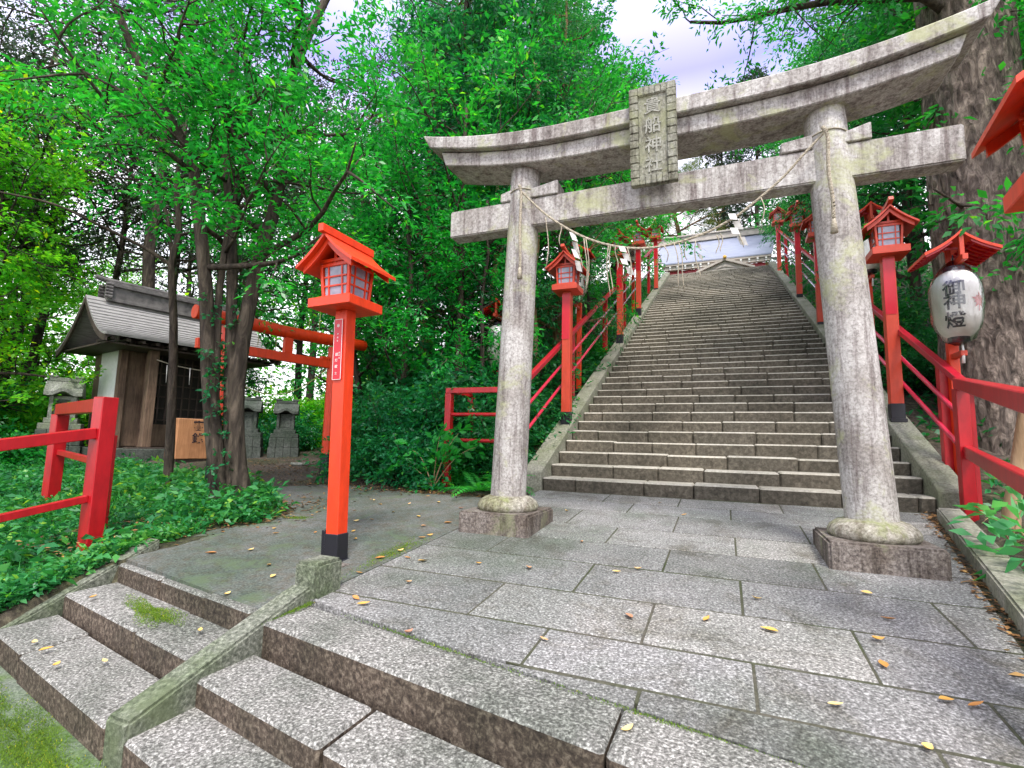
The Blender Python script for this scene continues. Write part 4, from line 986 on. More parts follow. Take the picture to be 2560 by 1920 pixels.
mb=MB(); mb.prism([(-.15,-.08),(.12,-.09),(.16,.06),(-.1,.09)],0,.05); tag(mb.build('flat_stone',M_['shrine_stone'],bevel=.015,loc=(-6.75,6.75,.54)),'flat grey stone lying on the bare earth before the dark stone shrines','stone')

# ------------------------------------------------------------------ main hall at the top of the stairs
hz=ZT-.02
mh=thing('shrine_hall','shrine hall with pale bluish roof and dark red eave at the top of the stairs','shrine hall',(-.30,30.,hz))
def MH(x,y,z): return (x+.30,y-30.,z-hz)
m=MB(); m.b2(MH(-3.2,31,hz-.1),MH(2.6,37,11.4)); m.build('wall',M_['red'],mh)
m=MB(); n=8; vs=[];fs=[]
for i in range(n+1):
    t=i/n; y=30+3.2*t; z=11.62+(14.0-11.62)*(t*.8+.2*t*t); hw0=-3.13-.62*t; hw1=2.57+.52*t
    vs+=[MH(hw0,y,z),MH(hw1,y,z),MH(hw0,y,z-.07),MH(hw1,y,z-.07)]
for i in range(n):
    a=i*4; b=a+4; fs+=[(a,a+1,b+1,b),(a+2,b+2,b+3,a+3),(a,b,b+2,a+2),(a+1,a+3,b+3,b+1)]
fs+=[(0,2,3,1)]; m.add(vs,fs); rfh=m.build('roof',M_['hallroof'],mh,smooth=True)
m=MB(); m.b2(MH(-3.80,33.0,13.95),MH(3.15,33.5,14.32)); m.b2(MH(-3.85,32.9,14.32),MH(3.2,33.6,14.42)); m.build('ridge',M_['trim'],rfh,bevel=.02)
m=MB(); m.b2(MH(-3.13,30.02,11.44),MH(2.57,30.25,11.60)); m.b2(MH(-3.05,30.10,11.22),MH(2.5,30.3,11.435)); m.build('eave',M_['trim'],rfh,bevel=.01)
m=MB()
for i in range(13):
    x=-2.75+i*.42; m.b2(MH(x-.045,29.98,11.33),MH(x+.045,30.09,11.42)); m.b2(MH(x-.045,30.02,11.22),MH(x+.045,30.09,11.30))
m.build('rafter_end',M_['white'],rfh)
m=MB(); m.b2(MH(-3.0,30.32,10.98),MH(2.45,30.5,11.22)); m.build('beam',M_['maroon'],mh)
m=MB(); m.b2(MH(-3.0,30.55,10.2),MH(2.45,30.7,10.98)); m.build('beam',M_['maroon'],mh)
gr=MB()
for s in (-1,1): gr.bar(MH(.20,29.75,11.44),MH(.20+s*1.45,29.75,10.86),.28,.10,up=(0,1,0)) if False else gr.add([MH(.2,29.6,11.48),MH(.2+s*1.5,29.6,10.86),MH(.2+s*1.5,29.6,10.74),MH(.2,29.6,11.34),MH(.2,30.1,11.48),MH(.2+s*1.5,30.1,10.86),MH(.2+s*1.5,30.1,10.74),MH(.2,30.1,11.34)],[(0,1,2,3),(7,6,5,4),(0,4,5,1),(1,5,6,2),(2,6,7,3),(3,7,4,0)])
gb=gr.build('gable',M_['trim'],mh)
m=MB(); m.add([MH(.2,29.75,11.34),MH(1.35,29.75,10.86),MH(1.35,29.75,10.2),MH(-.95,29.75,10.2),MH(-.95,29.75,10.86)],[(4,3,2,1,0)]); m.add([MH(.2,29.70,11.20),MH(.7,29.70,10.92),MH(.2,29.70,11.0),MH(-.3,29.70,10.92)],[(3,2,1,0)]); m.build('gable_board',M_['trim'],gb)
m=MB(); m.lathe([(.05,-.09),(.10,-.04),(.10,.04),(.05,.09)],MH(.2,29.55,11.50),12); m.build('finial',M_['gold'],gb)

# ------------------------------------------------------------------ foliage builders
def leaf_mesh(name, c, d, L, per, ll, lw, rng_, mat, flat=.35, width=.45, droop=.25, cup=.12):
    """sprays: centres c, directions d, lengths L; per = leaves on each; ll, lw = leaf length / width ratio"""
    N=len(c); d=d/np.linalg.norm(d,axis=1)[:,None]
    up=np.array([0,0,1.])+rng_.normal(0,.35,(N,3)); s=np.cross(d,up); s/=np.linalg.norm(s,axis=1)[:,None]+1e-9; nrm=np.cross(s,d)
    u=rng_.uniform(.05,1,(N,per)); sg=np.where(rng_.uniform(0,1,(N,per))<.5,-1.,1.)
    off=rng_.uniform(0,1,(N,per))*width*(1.05-u*.7)
    pos=c[:,None]+d[:,None]*(u*L[:,None])[...,None]+s[:,None]*(sg*off*L[:,None])[...,None]+nrm[:,None]*(rng_.normal(0,flat*.3,(N,per))*L[:,None])[...,None]
    pos[...,2]-= droop*.35*(u**2)*L[:,None]
    ld=d[:,None]*.7+s[:,None]*(sg*.75)[...,None]+rng_.normal(0,.38,(N,per,3)); ld[...,2]-=droop
    ld/=np.linalg.norm(ld,axis=-1)[...,None]
    ln=nrm[:,None]+rng_.normal(0,.45,(N,per,3)); side=np.cross(ld,ln); side/=np.linalg.norm(side,axis=-1)[...,None]+1e-9; ln=np.cross(side,ld)
    l=ll*rng_.uniform(.65,1.25,(N,per))
    lv=l[...,None]
    v0=pos; v2=pos+ld*lv; mid=pos+ld*lv*.45; v1=mid+side*lv*lw*.5+ln*lv*cup; v3=mid-side*lv*lw*.5+ln*lv*cup
    v=np.stack([v0,v1,v2,v3],2).reshape(-1,3); f=np.arange(len(v)).reshape(-1,4)
    me=bpy.data.meshes.new(name); np_mesh(me,v,f); me.materials.append(mat); return me

def branch_path(rng_, p, d, L, n=5, wob=.18, lift=.05):
    pts=[Vector(p)]; d=Vector(d).normalized()
    for i in range(n):
        d=(d+Vector((rng_.normal(0,wob),rng_.normal(0,wob),rng_.normal(0,wob)+lift))).normalized(); pts.append(pts[-1]+d*(L/n))
    return pts

def grow(rng_, trunk, rads, limbs, crown, mat_leaf, mat_bark, name='tree', per=34, ll=.11, lw=.42, spray=.55, sub=5, tw=5, sides=10, lift=.05, twig_r=.006, droop=.25, width=.45, reach=None):
    """trunk: polyline; limbs: (fraction, length, azimuth, elevation); returns (trunk mesh, leaf mesh)"""
    m=MB(); m.tube(trunk, rads, sides)
    C=[];D=[];Ls=[]
    k=len(trunk)
    for (t,L,az_,el) in limbs:
        x=t*(k-1); i=min(int(x),k-2); fr2=x-i; p=Vector(trunk[i]).lerp(Vector(trunk[i+1]),fr2); r=rads[i]*(1-fr2)+rads[i+1]*fr2
        d=(math.cos(az_)*math.cos(el),math.sin(az_)*math.cos(el),math.sin(el))
        lp=branch_path(rng_,p,d,L,6,.14,lift); r0=min(r*.55,.02+.018*L)
        m.tube(lp,[r0*(1-.8*j/6) for j in range(7)],6)
        for b in range(sub):
            q=1+int(5*(b+rng_.uniform(.2,.9))/sub); q=min(q,6); pp=lp[q]; dd=(lp[min(q+1,6)]-lp[q-1]).normalized()
            a=Vector((rng_.normal(),rng_.normal(),rng_.normal()*.6)); a=(a-a.dot(dd)*dd).normalized()
            sp_=branch_path(rng_,pp,(dd*.6+a*.9),L*rng_.uniform(.28,.5),4,.2,lift*.6)
            m.tube(sp_,[r0*.32*(1-.7*j/4)+.002 for j in range(5)],4,False)
            for j in range(1,5):
                for e in range(max(1,tw//4)):
                    dv=(sp_[j]-sp_[j-1]).normalized(); a2=Vector((rng_.normal(),rng_.normal(),rng_.normal()*.5))
                    C.append(sp_[j]); D.append(tuple(dv*.7+a2*.6)); Ls.append(spray*rng_.uniform(.6,1.3))
    C=np.array([tuple(c) for c in C]); D=np.array(D); Ls=np.array(Ls)
    lm=leaf_mesh('crown',C,D,Ls,per,ll,lw,rng_,mat_leaf,droop=droop,width=width)
    return m.mesh('trunk',mat_bark,smooth='all'), lm

def place_tree(name,label,cat,group,meshes,loc,rz=0,sc=1.):
    t=thing(name,label,cat,loc,rz,group)
    for nm,me_ in zip(('trunk','crown'),meshes):
        o=bpy.data.objects.new(nm,me_); COL.objects.link(o); o.parent=t
    t.scale=(sc,sc,sc) if not hasattr(sc,'__len__') else sc
    return t
def limbset(rng_,n,t0,t1,L0,L1,el0,el1,shape=None):
    o=[]
    for i in range(n):
        f=(i+rng_.uniform(0,1))/n; t=t0+(t1-t0)*f; L=(L0+(L1-L0)*f)*rng_.uniform(.7,1.25)
        if shape: L*=shape(f)
        o.append((t,L,i*2.4+rng_.uniform(-.5,.5),rng_.uniform(el0,el1)))
    return o
def straight(H,r0,r1,rng_,wob=.03,n=9):
    p=[Vector((0,0,-.3))]; rad=[r0*1.25]
    for i in range(1,n+1):
        t=i/n; p.append(Vector((rng_.normal(0,wob)*H*.12,rng_.normal(0,wob)*H*.12,H*t))); rad.append(r0+(r1-r0)*t)
    return p,rad

# ------------------------------------------------------------------ the near clump with ivy, and its slim neighbour
rg=np.random.default_rng(11)
def traced(pts,r0,r1): return [Vector(p) for p in catm(pts,3)], list(np.linspace(r0,r1,(len(pts)-1)*3+1))
clumps=[
 ('near tree with warm brown bark leaning left, leftmost stem of the ivy-clad clump',[(-4.62,3.66,.2),(-4.67,3.54,.98),(-4.73,3.46,1.66),(-4.79,3.39,2.5),(-4.89,3.27,3.44),(-4.96,3.18,3.9),(-5.25,2.85,4.6),(-5.5,2.6,5.4)],.088,.03,.45,-1),
 ('near forked tree leaning right, thickest dark stem of the ivy-clad clump',[(-4.46,3.78,.2),(-4.55,3.68,.98),(-4.57,3.66,1.78),(-4.5,3.74,2.88),(-4.42,3.84,3.63),(-4.40,3.87,4.84),(-4.35,3.95,5.4),(-4.15,4.2,6.5)],.092,.042,.42,1),
 ('near straight dark tree, middle stem of the ivy-clad clump',[(-4.53,3.72,.2),(-4.60,3.63,1.21),(-4.64,3.57,2.44),(-4.68,3.52,3.22),(-4.73,3.46,3.71),(-4.77,3.42,4.2),(-4.8,3.5,5.2)],.062,.03,.5,0),
 ('near slender dark tree, thinnest stem of the ivy-clad clump',[(-4.57,3.66,.2),(-4.66,3.54,1.0),(-4.69,3.51,1.67),(-4.71,3.48,2.52),(-4.68,3.53,3.48),(-4.62,3.6,4.3),(-4.7,3.5,5.2)],.045,.022,.55,2),
]
for i,(lb,pts,r0,r1,t0,kx) in enumerate(clumps):
    tr_,rd=traced(pts,r0,r1)
    rd[0]*=1.5; rd[1]*=1.2
    L=limbset(rg,9 if i<3 else 6,t0,1.,1.7,1.2,-.05,.75)
    o3=Vector(pts[0]); loc=Vector((o3.x,o3.y,0))
    tr_=[p-loc for p in tr_]
    ms_=grow(rg,tr_,rd,L,None,M_['leaf'],M_['bark_warm'] if False else M_['bark'],per=27,ll=.078,lw=.40,spray=.36,sub=5,tw=5,lift=.04)
    t=place_tree('broadleaf_tree',lb,'tree','stems of the ivy-clad clump',ms_,loc)
    if i<2:
        q=np.array([tuple(p) for p in tr_[:10]]); n_=95
        c=[];d=[]
        for k_ in range(n_):
            f=rg.uniform(0.02,1)*(len(q)-1); j=int(min(f,len(q)-2)); p=q[j]*(1-(f-j))+q[j+1]*(f-j); a=rg.uniform(-1.2,2.4) if i==0 else rg.uniform(2.0,5.0); r=rd[j]+.01
            c.append(p+np.array([math.cos(a)*r,math.sin(a)*r,0])); d.append([math.cos(a)*.6,math.sin(a)*.6,-.3])
        im=leaf_mesh('ivy',np.array(c),np.array(d),np.full(n_,.07),5,.055,.62,rg,M_['leaf_dark'])
        o=bpy.data.objects.new('ivy',im); COL.objects.link(o); o.parent=t
tr_,rd=traced([(-6.29,4.21,.2),(-6.31,4.18,1.24),(-6.35,4.12,2.4),(-6.40,4.05,3.15),(-6.36,4.08,3.6),(-6.42,4.02,4.2),(-6.40,4.05,5.0),(-6.5,4.0,6.0)],.056,.020)
loc=Vector((-6.29,4.21,0)); tr_=[p-loc for p in tr_]
L=limbset(rg,8,.5,1.,1.6,1.2,-.05,.7)
BR=[[(-.09,-.14,3.12),(-.25,-.37,3.28),(-.37,-.55,3.37),(-.55,-.82,3.49),(-.75,-1.12,3.61),(-1.0,-1.5,3.62),(-1.3,-1.9,3.6)],[(-.11,-.16,3.25),(-.17,-.25,3.8),(-.26,-.39,3.99),(-.41,-.61,4.23),(-.53,-.79,4.48),(-.6,-1.0,4.8)]]
sl_=place_tree('broadleaf_tree','slim knotty tree standing alone in front of the timber shrine roof','tree',None,grow(rg,tr_,rd,L,None,M_['leaf'],M_['bark'],per=25,ll=.082,lw=.40,spray=.38,sub=5,tw=5),loc)

for b_ in BR:
    m=MB(); q=catm(b_,4); m.tube(q,list(np.linspace(.024,.008,len(q))),7); o=m.build('branch',M_['bark'],sl_,smooth='all')

# ------------------------------------------------------------------ kinds of background trees
rg=np.random.default_rng(23)
KIN={}
def kind(key,H,r0,n,t0,L0,L1,el,mat,bk,**kw):
    p,rd=straight(H,r0,.03,rg,kw.pop('wob',.05)); sh=kw.pop('shape',None)
    KIN[key]=grow(rg,p,rd,limbset(rg,n,t0,1.,L0,L1,el[0],el[1],sh),None,M_[mat],M_[bk],**kw)
kind('broadA',11.,.14,30,.22,2.7,1.3,(-.1,.7),'leaf_mid','bark',per=22,ll=.15,lw=.44,spray=.62,sub=5,tw=4)
kind('broadB',9.5,.11,28,.18,2.5,1.4,(0,.8),'leaf_mid','bark',per=22,ll=.13,lw=.46,spray=.58,sub=5,tw=4,wob=.1)
kind('dark',10.,.13,32,.12,2.2,1.0,(-.3,.45),'leaf_dark','bark',per=22,ll=.15,lw=.34,spray=.6,sub=5,tw=4,droop=.5)
kind('yellow',7.5,.09,30,.10,2.5,1.3,(-.1,.6),'leaf_yellow','bark',per=24,ll=.11,lw=.5,spray=.5,sub=5,tw=4)
kind('dusky',11.,.13,26,.40,3.0,1.6,(-.1,.5),'leaf_blue','bark',per=20,ll=.11,lw=.42,spray=.6,sub=5,tw=4)
kind('cedar',13.,.16,44,.12,2.1,.6,(-.35,.15),'leaf_dark','bark_warm',per=26,ll=.16,lw=.14,spray=.6,sub=5,tw=4,droop=.7,width=.3)
kind('young',5.0,.05,18,.15,1.4,.7,(-.1,.6),'leaf','bark',per=20,ll=.10,lw=.42,spray=.42,sub=5,tw=4)
def jpos(x,y): return (x,y,float(gz(x,y)))
rr=random.Random(8)
GW='trees of the wood left of the stairs'
LBL={'broadA':'tall spreading mid green tree in the wood left of the stairs','broadB':'crooked bushy green tree in the wood left of the stairs','dark':'dense dark drooping evergreen in the wood left of the stairs','cedar':'straight cedar with stringy hanging sprays in the wood left of the stairs','yellow':'light yellow green tree at the sunny edge of the wood','dusky':'dusky thin crowned tree against the sky behind the timber shrine','young':'slender bright green sapling at the edge of the wood'}
WOOD=[ # kind, x, y, scale
 ('dark',-4.9,8.6,.95),('cedar',-6.6,10.2,1.0),('broadA',-4.2,10.8,1.05),('dark',-7.9,12.6,1.05),('cedar',-5.6,13.2,1.1),('broadB',-3.6,13.4,1.0),('broadA',-8.6,15.6,1.1),('dark',-5.0,16.8,1.0),('broadB',-3.7,18.0,.95),('cedar',-9.9,18.2,1.15),
 ('cedar',-12.6,16.4,1.0),('dusky',-13.5,10.4,1.0),('dark',-17.2,13.5,.75),
 ('yellow',-16.5,6.2,1.1),('yellow',-14.2,3.4,1.0),('yellow',-13.2,4.9,.95),('yellow',-18.5,8.2,.80),('yellow',-20.5,11.5,.9),('broadB',-17.5,3.6,.95),('yellow',-12.8,2.2,.62),
 ('dusky',-17.0,7.4,1.0),('dusky',-14.6,7.9,.9),('dusky',-19.5,6.0,1.0),('dusky',-15.5,10.0,1.1),('dusky',-15.8,5.0,.9),('broadA',-14.8,14.5,1.0),('yellow',-22.5,9.0,1.1),('dusky',-12.2,12.4,1.05),('dusky',-15.4,6.3,1.0),('dusky',-12.6,7.6,1.25),('dusky',-13.5,1.2,1.1),('dusky',-21.5,14.5,1.2),('dusky',-9.6,12.0,.95),
 ('broadB',-5.9,6.9,.62),('young',-4.6,6.6,.9),('young',-3.4,6.9,.8),('young',-6.7,8.2,.95),('cedar',-2.9,9.3,.62),('dark',-3.3,8.1,.62),('young',-2.9,11.5,1.0),('broadB',-3.0,15.6,.8),
]
for kd,x,y,s in WOOD:
    place_tree({'cedar':'cedar_tree','dark':'evergreen_tree','young':'sapling'}.get(kd,'broadleaf_tree'),LBL[kd],'tree',GW+' ('+kd+')' if False else {'broadA':'spreading trees of the left wood','broadB':'bushy trees of the left wood','dark':'dark evergreens of the left wood','cedar':'cedars of the left wood','yellow':'yellow green trees at the edge of the wood','dusky':'dusky trees behind the timber shrine','young':'saplings at the edge of the wood'}[kd],KIN[kd],jpos(x,y),rr.uniform(0,6.28),s*rr.uniform(.94,1.06))
LB2={'young':'slender sapling behind the huge pine trunk','broadA':'spreading tree on the slope right of the stairs','dark':'dark evergreen on the slope right of the stairs','broadB':'bushy tree on the slope right of the stairs','dusky':'thin crowned dusky tree above the right of the stairs','cedar':'cedar on the slope right of the stairs'}
for kd,x,y,s in [('broadA',3.6,8.6,.85),('dark',3.4,11.6,.8),('broadB',4.8,9.9,.9),('dark',3.2,15.0,.75),('broadA',4.8,14.6,.9),('broadB',3.7,19.0,.8),('dark',6.0,11.8,1.),('broadA',6.6,9.6,.9),('young',3.9,7.4,1.0),('dark',7.4,8.6,1.0),('broadA',4.4,23.5,.9),('dusky',5.6,18.5,1.1),('dark',3.9,25.5,.95),('broadA',4.4,30.5,1.15),('broadB',3.3,22.,.7)]:
    place_tree({'cedar':'cedar_tree','dark':'evergreen_tree'}.get(kd,'broadleaf_tree'),LB2[kd],'tree',{'broadA':'spreading trees right of the stairs','dark':'dark evergreens right of the stairs','broadB':'bushy trees right of the stairs','dusky':'dusky trees right of the stairs','young':'saplings right of the stairs'}[kd],KIN[kd],jpos(x,y),rr.uniform(0,6.28),s)

rg=np.random.default_rng(77)
n_=5200; th=rg.uniform(R_(18),R_(100),n_); rad_=rg.uniform(22,33,n_); hh=rg.uniform(0,1,n_)**1.35*(6.5+2.5*np.sin(th*9)+1.5*np.sin(th*23))
xw=-np.sin(th)*rad_; yw=np.cos(th)*rad_; zw=MS*np.clip(yw,-1,45)+hh-.6
me=leaf_mesh('far_wood',np.stack([xw,yw,zw],1),rg.normal(0,1,(n_,3))*[1,1,.4],rg.uniform(.5,1.1,n_),9,.24,.5,rg,M_['leaf_yellow'],droop=.3)
o=bpy.data.objects.new('far_wood',me); COL.objects.link(o); tag(o,'sunny yellow green wood far behind the timber shrine','wood',kind='stuff')
# bright tree at the top left of the stairs, pine and cedar beyond the hall
place_tree('broadleaf_tree','bright yellow green tree beyond the highest left lantern','tree',None,(KIN['young'][0],KIN['young'][1]),jpos(-4.3,24.5),1.,1.9)
rg=np.random.default_rng(31)
p,rd=straight(9.,.22,.06,rg,.10)
pm=grow(rg,p,rd,limbset(rg,22,.38,1.,3.0,1.5,-.1,.22),None,M_['leaf_pine'],M_['bark_warm'],per=90,ll=.17,lw=.08,spray=.60,sub=6,tw=4,droop=-.25,width=.5)
place_tree('pine_tree','spreading pine with flat needle pads against the white sky behind the hall','pine',None,pm,(-3.0,38.,ZT),.4,1.42)
p,rd=straight(12.,.13,.03,rg,.02)
cm=grow(rg,p,rd,limbset(rg,40,.25,1.,2.0,.4,-.15,.35),None,M_['leaf_blue'],M_['bark'],per=16,ll=.20,lw=.25,spray=.5,sub=4,tw=4)
place_tree('conifer_tree','thin pointed dusky conifer rising behind the middle of the hall roof','conifer',None,cm,(.28,40.,ZT),0,1.55)
place_tree('conifer_tree','taller dusky conifer at the right behind the hall roof','conifer',None,cm,(2.5,38.,ZT),2.,1.65)

# ------------------------------------------------------------------ the huge pine by the right rail
rg=np.random.default_rng(41)
bt=thing('pine_tree','huge pine trunk with thick plated bark right of the stairs','pine',(2.95,7.55,.5))
n=64; rings=60; vs=[]; fs=[]
fq=rg.normal(0,1,(10,4))
for i in range(rings+1):
    t=i/rings; z=-.35+11*t; r=.49-.10*t+.22*math.exp(-max(z,0)/.35)
    cx=.04*z*-.55*.3; cy=0
    for j in range(n):
        a=2*math.pi*j/n
        ridge=.5+.5*math.sin(15*a+1.6*math.sin(2.3*z+3*a)+fq[0,0])
        ridge2=.5+.5*math.sin(26*a+2.2*math.sin(4.1*z+5*a)+2)
        plate=.5+.5*math.sin(9*z+4*math.sin(7*a)+5*math.sin(3*a+z))
        rr_=r*(1+.05*math.sin(3*a+1)+.03*math.sin(5*a)) + .022*ridge+.014*ridge2+.012*plate
        rr_*= 1+.13*math.exp(-max(z,0)/.4)*math.sin(6*a+.5)
        vs.append((cx+rr_*math.cos(a),cy+rr_*math.sin(a),z))
for i in range(rings):
    for j in range(n): fs.append((i*n+j,i*n+(j+1)%n,(i+1)*n+(j+1)%n,(i+1)*n+j))
m=MB(); m.add(vs,fs); m.build('trunk',M_['bark_pine'],bt,smooth='all')
C=[];D=[];Ls=[]; bm_=MB()
for (z,L,az_,el) in [(5.6,3.2,R_(165),.10),(6.2,3.4,R_(195),.12),(6.8,2.6,R_(140),.2),(5.9,2.6,R_(215),.05),(7.4,3.4,R_(180),.25),(6.6,2.2,R_(250),.1),(5.4,1.8,R_(20),.1),(6.2,2.0,R_(60),.1),(8.2,3.0,R_(200),.2)]:
    lp=branch_path(rg,(0,0,z),(math.cos(az_)*math.cos(el),math.sin(az_)*math.cos(el),math.sin(el)),L,8,.10,.0)
    bm_.tube(lp,[.06*(1-.8*j/8)+.008 for j in range(9)],7)
    for b in range(11):
        q=min(8,2+int(b*.6)); pp=lp[q]; a=Vector((rg.normal(),rg.normal(),rg.normal()*.3)).normalized()
        sp_=branch_path(rg,pp,(lp[q]-lp[q-1]).normalized()*.7+a*.8,rg.uniform(.6,1.1),4,.2,.0); bm_.tube(sp_,[.012-.002*j for j in range(5)],4,False)
        for j in range(1,5):
            for e in range(2): C.append(tuple(sp_[j])); D.append(tuple((sp_[j]-sp_[j-1]).normalized()*.7+Vector((rg.normal(),rg.normal(),rg.normal()*.5))*.6)); Ls.append(rg.uniform(.25,.5))
bm_.build('branch',M_['bark'],bt,smooth='all')
me=leaf_mesh('crown',np.array(C),np.array(D),np.array(Ls),18,.085,.36,rg,M_['leaf_mid']); o=bpy.data.objects.new('crown',me); COL.objects.link(o); o.parent=bt
for (x,y,s_,lb) in ((-3.9,7.0,1.35,'thin many branched tree spreading above the left end of the torii lintel'),(-2.6,8.6,1.25,'thin many branched tree rising above the torii tie beam left of the plaque')):
    p,rd=straight(4.2,.045,.02,rg,.04)
    place_tree('broadleaf_tree',lb,'tree',None,grow(rg,p,rd,limbset(rg,12,.35,1.,2.2,1.5,.6,1.2),None,M_['leaf'],M_['bark'],per=16,ll=.09,lw=.42,spray=.42,sub=5,tw=4,lift=.10),jpos(x,y),rg.uniform(0,6),s_)
# pale leaning stem beside it
tr_,rd=traced([(0,0,-.1),(.02,0,.15),(.05,.0,.32),(.10,.0,.60),(.17,-.02,1.0),(.34,-.02,1.6),(.75,.1,2.8),(1.2,.4,4.4),(1.6,.7,6.2)],.060,.03)
place_tree('sapling','pale smooth bent stem rising behind the crimson fence at the far right','tree',None,grow(rg,tr_,rd,limbset(rg,6,.9,1.,.8,.6,0,.6),None,M_['leaf'],M_['bark_tan'],per=16,ll=.09,lw=.42,spray=.35,sub=4,tw=4),(2.03,5.25,.42))
# slim trunks of the left bank
for (x,y,h,lb) in ((-3.55,7.6,5.0,'thin bare brown trunk rising behind the crimson end guard'),(-3.05,8.2,6.5,'pale brown trunk seen between torii pillar and nearest left lantern'),(-9.2,10.4,9.,'dark straight trunk behind the slim vermilion torii')):
    p,rd=straight(h,.075,.03,rg,.05); 
    place_tree('slim_tree',lb,'tree',None,grow(rg,p,rd,limbset(rg,9,.5,1.,1.3,.8,0,.6),None,M_['leaf_dark'],M_['bark_tan'] if x>-9 else M_['bark'],per=18,ll=.12,lw=.36,spray=.45,sub=4,tw=4),jpos(x,y),rg.uniform(0,6))

# ------------------------------------------------------------------ shrubs, ferns, ground plants
rg=np.random.default_rng(52)
def shrub_mesh(R,Hh,nst,per,ll,lw,mat,spray=.35):
    C=[];D=[];Ls=[];m=MB()
    for i in range(nst):
        a=rg.uniform(0,6.28); e=rg.uniform(.25,1.4); d=Vector((math.cos(a)*math.cos(e),math.sin(a)*math.cos(e),math.sin(e)))
        L=R*rg.uniform(.6,1.1) if e<.8 else Hh*rg.uniform(.7,1.1)
        lp=branch_path(rg,(rg.normal(0,.06),rg.normal(0,.06),0),d,L,5,.14,-.02); m.tube(lp,[.010-.0013*j for j in range(6)],4,False)
        for j in range(2,6):
            for k_ in range(3): C.append(tuple(lp[j])); D.append(tuple((lp[j]-lp[j-1]).normalized()*.6+Vector((rg.normal(),rg.normal(),rg.normal()*.5))*.7)); Ls.append(spray*rg.uniform(.6,1.2))
    return m.mesh('stems',M_['bark'],smooth='all'), leaf_mesh('foliage',np.array(C),np.array(D),np.array(Ls),per,ll,lw,rg,mat,droop=.35)
SH=[None]*0 or [shrub_mesh(.75,.85,46,11,.085,.42,M_['leaf_dark']),shrub_mesh(.6,.7,38,10,.10,.46,M_['leaf_mid']),shrub_mesh(.8,1.1,50,11,.095,.40,M_['leaf_dark'])]
SH.append(shrub_mesh(.9,1.0,46,12,.10,.5,M_['leaf_yellow']))  # bright yellow variant: the light on lit foliage is in the leaf colour
def place_shrub(i,x,y,s,lb,grp):
    t=thing('shrub',lb,'shrub',(x,y,float(gz(x,y))-.03),rg.uniform(0,6),grp); t.scale=(s,s,s)
    for nm,me_ in zip(('stems','foliage'),SH[i]): o=bpy.data.objects.new(nm,me_); COL.objects.link(o); o.parent=t
for i,x,y,s in [(0,-3.75,5.62,.85),(2,-4.5,6.05,1.0),(1,-3.35,5.75,.7),(0,-4.1,6.4,1.2),(2,-3.4,6.5,1.1),(0,-5.1,6.8,1.05),(2,-4.8,7.5,1.3),(1,-5.7,7.5,.95),(0,-3.9,7.3,1.3),(2,-5.9,8.3,1.2),(0,-2.75,7.0,.9),(2,-2.9,6.2,.8),(1,-6.6,8.8,1.1),(2,-3.0,8.0,1.0),(0,-2.9,9.4,.9),(1,-2.75,10.6,.8)]:
    place_shrub(i,x,y,s,'dark leafy shrub on the bank between the side path and the stairs','shrubs on the left bank')
for i,x,y,s in [(1,-10.5,9.6,1.1),(0,-11.8,8.9,1.2),(2,-12.9,7.4,1.1),(1,-13.2,5.0,1.1),(0,-12.4,4.2,1.0),(2,-14.5,5.6,1.3),(1,-10.2,4.4,.8),(0,-9.2,8.8,1.0)]:
    place_shrub(i,x,y,s,'low green shrub behind the miniature stone shrines','shrubs behind the stone shrines')
for i,x,y,s in [(3,-13.6,6.6,1.2),(3,-14.6,5.2,1.3),(3,-13.4,4.2,1.0),(3,-15.6,7.4,1.5),(3,-15.8,4.0,1.4),(3,-11.2,10.6,1.1),(3,-9.8,10.9,1.0),(3,-17.5,6.2,1.7),(3,-9.9,9.7,1.1),(3,-8.9,10.6,1.2),(3,-8.0,11.6,1.3),(3,-12.6,8.2,1.3),(3,-12.9,3.0,1.0),(3,-19.,4.4,1.9),(3,-16.2,8.8,1.6),(3,-11.0,9.2,1.0)]:
    place_shrub(i,x,y,s,'sunny yellow green shrub behind the miniature stone shrines','sunny shrubs behind the stone shrines')
for i,x,y,s in [(0,2.7,8.7,.9),(2,2.75,10.4,.9),(1,2.7,13.,.8),(0,3.4,6.3,.8)]:
    place_shrub(i,x,y,s,'dark shrub just behind the right handrail','shrubs behind the right handrail')
# ferns
def fern_mesh(n,L):
    C=[];D=[];Ls=[]
    v=[];
    for i in range(n):
        a=2*math.pi*i/n+rg.uniform(-.2,.2); l=L*rg.uniform(.7,1.1); e=rg.uniform(.5,1.1); p=np.zeros(3); ps=[]
        for j in range(15):
            ee=e-j*.085; p=p+np.array([math.cos(a)*math.cos(ee),math.sin(a)*math.cos(ee),math.sin(ee)])*l/15; ps.append(p.copy())
        sd_=np.array([-math.sin(a),math.cos(a),0])
        for j in range(1,15):
            wd=l*.20*math.sin(math.pi*(j/15)**.8)
            for sg in (-1,1):
                b=ps[j]; t_=b+sd_*sg*wd+(ps[j]-ps[j-1])*.8-np.array([0,0,wd*.25]); mm=(b+t_)/2; h=(ps[j]-ps[j-1])*.42
                v+= [b,mm+h,t_,mm-h]
    me=bpy.data.meshes.new('fronds'); va=np.array(v); np_mesh(me,va,np.arange(len(va)).reshape(-1,4)); me.materials.append(M_['fern']); return me
fm=fern_mesh(15,.55)
for x,y,s in [(-2.62,5.35,1.0),(-2.42,5.62,.9),(-2.95,5.72,.85),(-2.5,5.95,.9),(-2.78,6.25,.8)]:
    o=bpy.data.objects.new('fern',fm); COL.objects.link(o); o.location=(x,y,float(gz(x,y))); o.rotation_euler=(0,0,rg.uniform(0,6)); o.scale=(s,s,s); tag(o,'bright green fern growing beside the thinner torii pillar below the red guard','fern','ferns by the red guard')
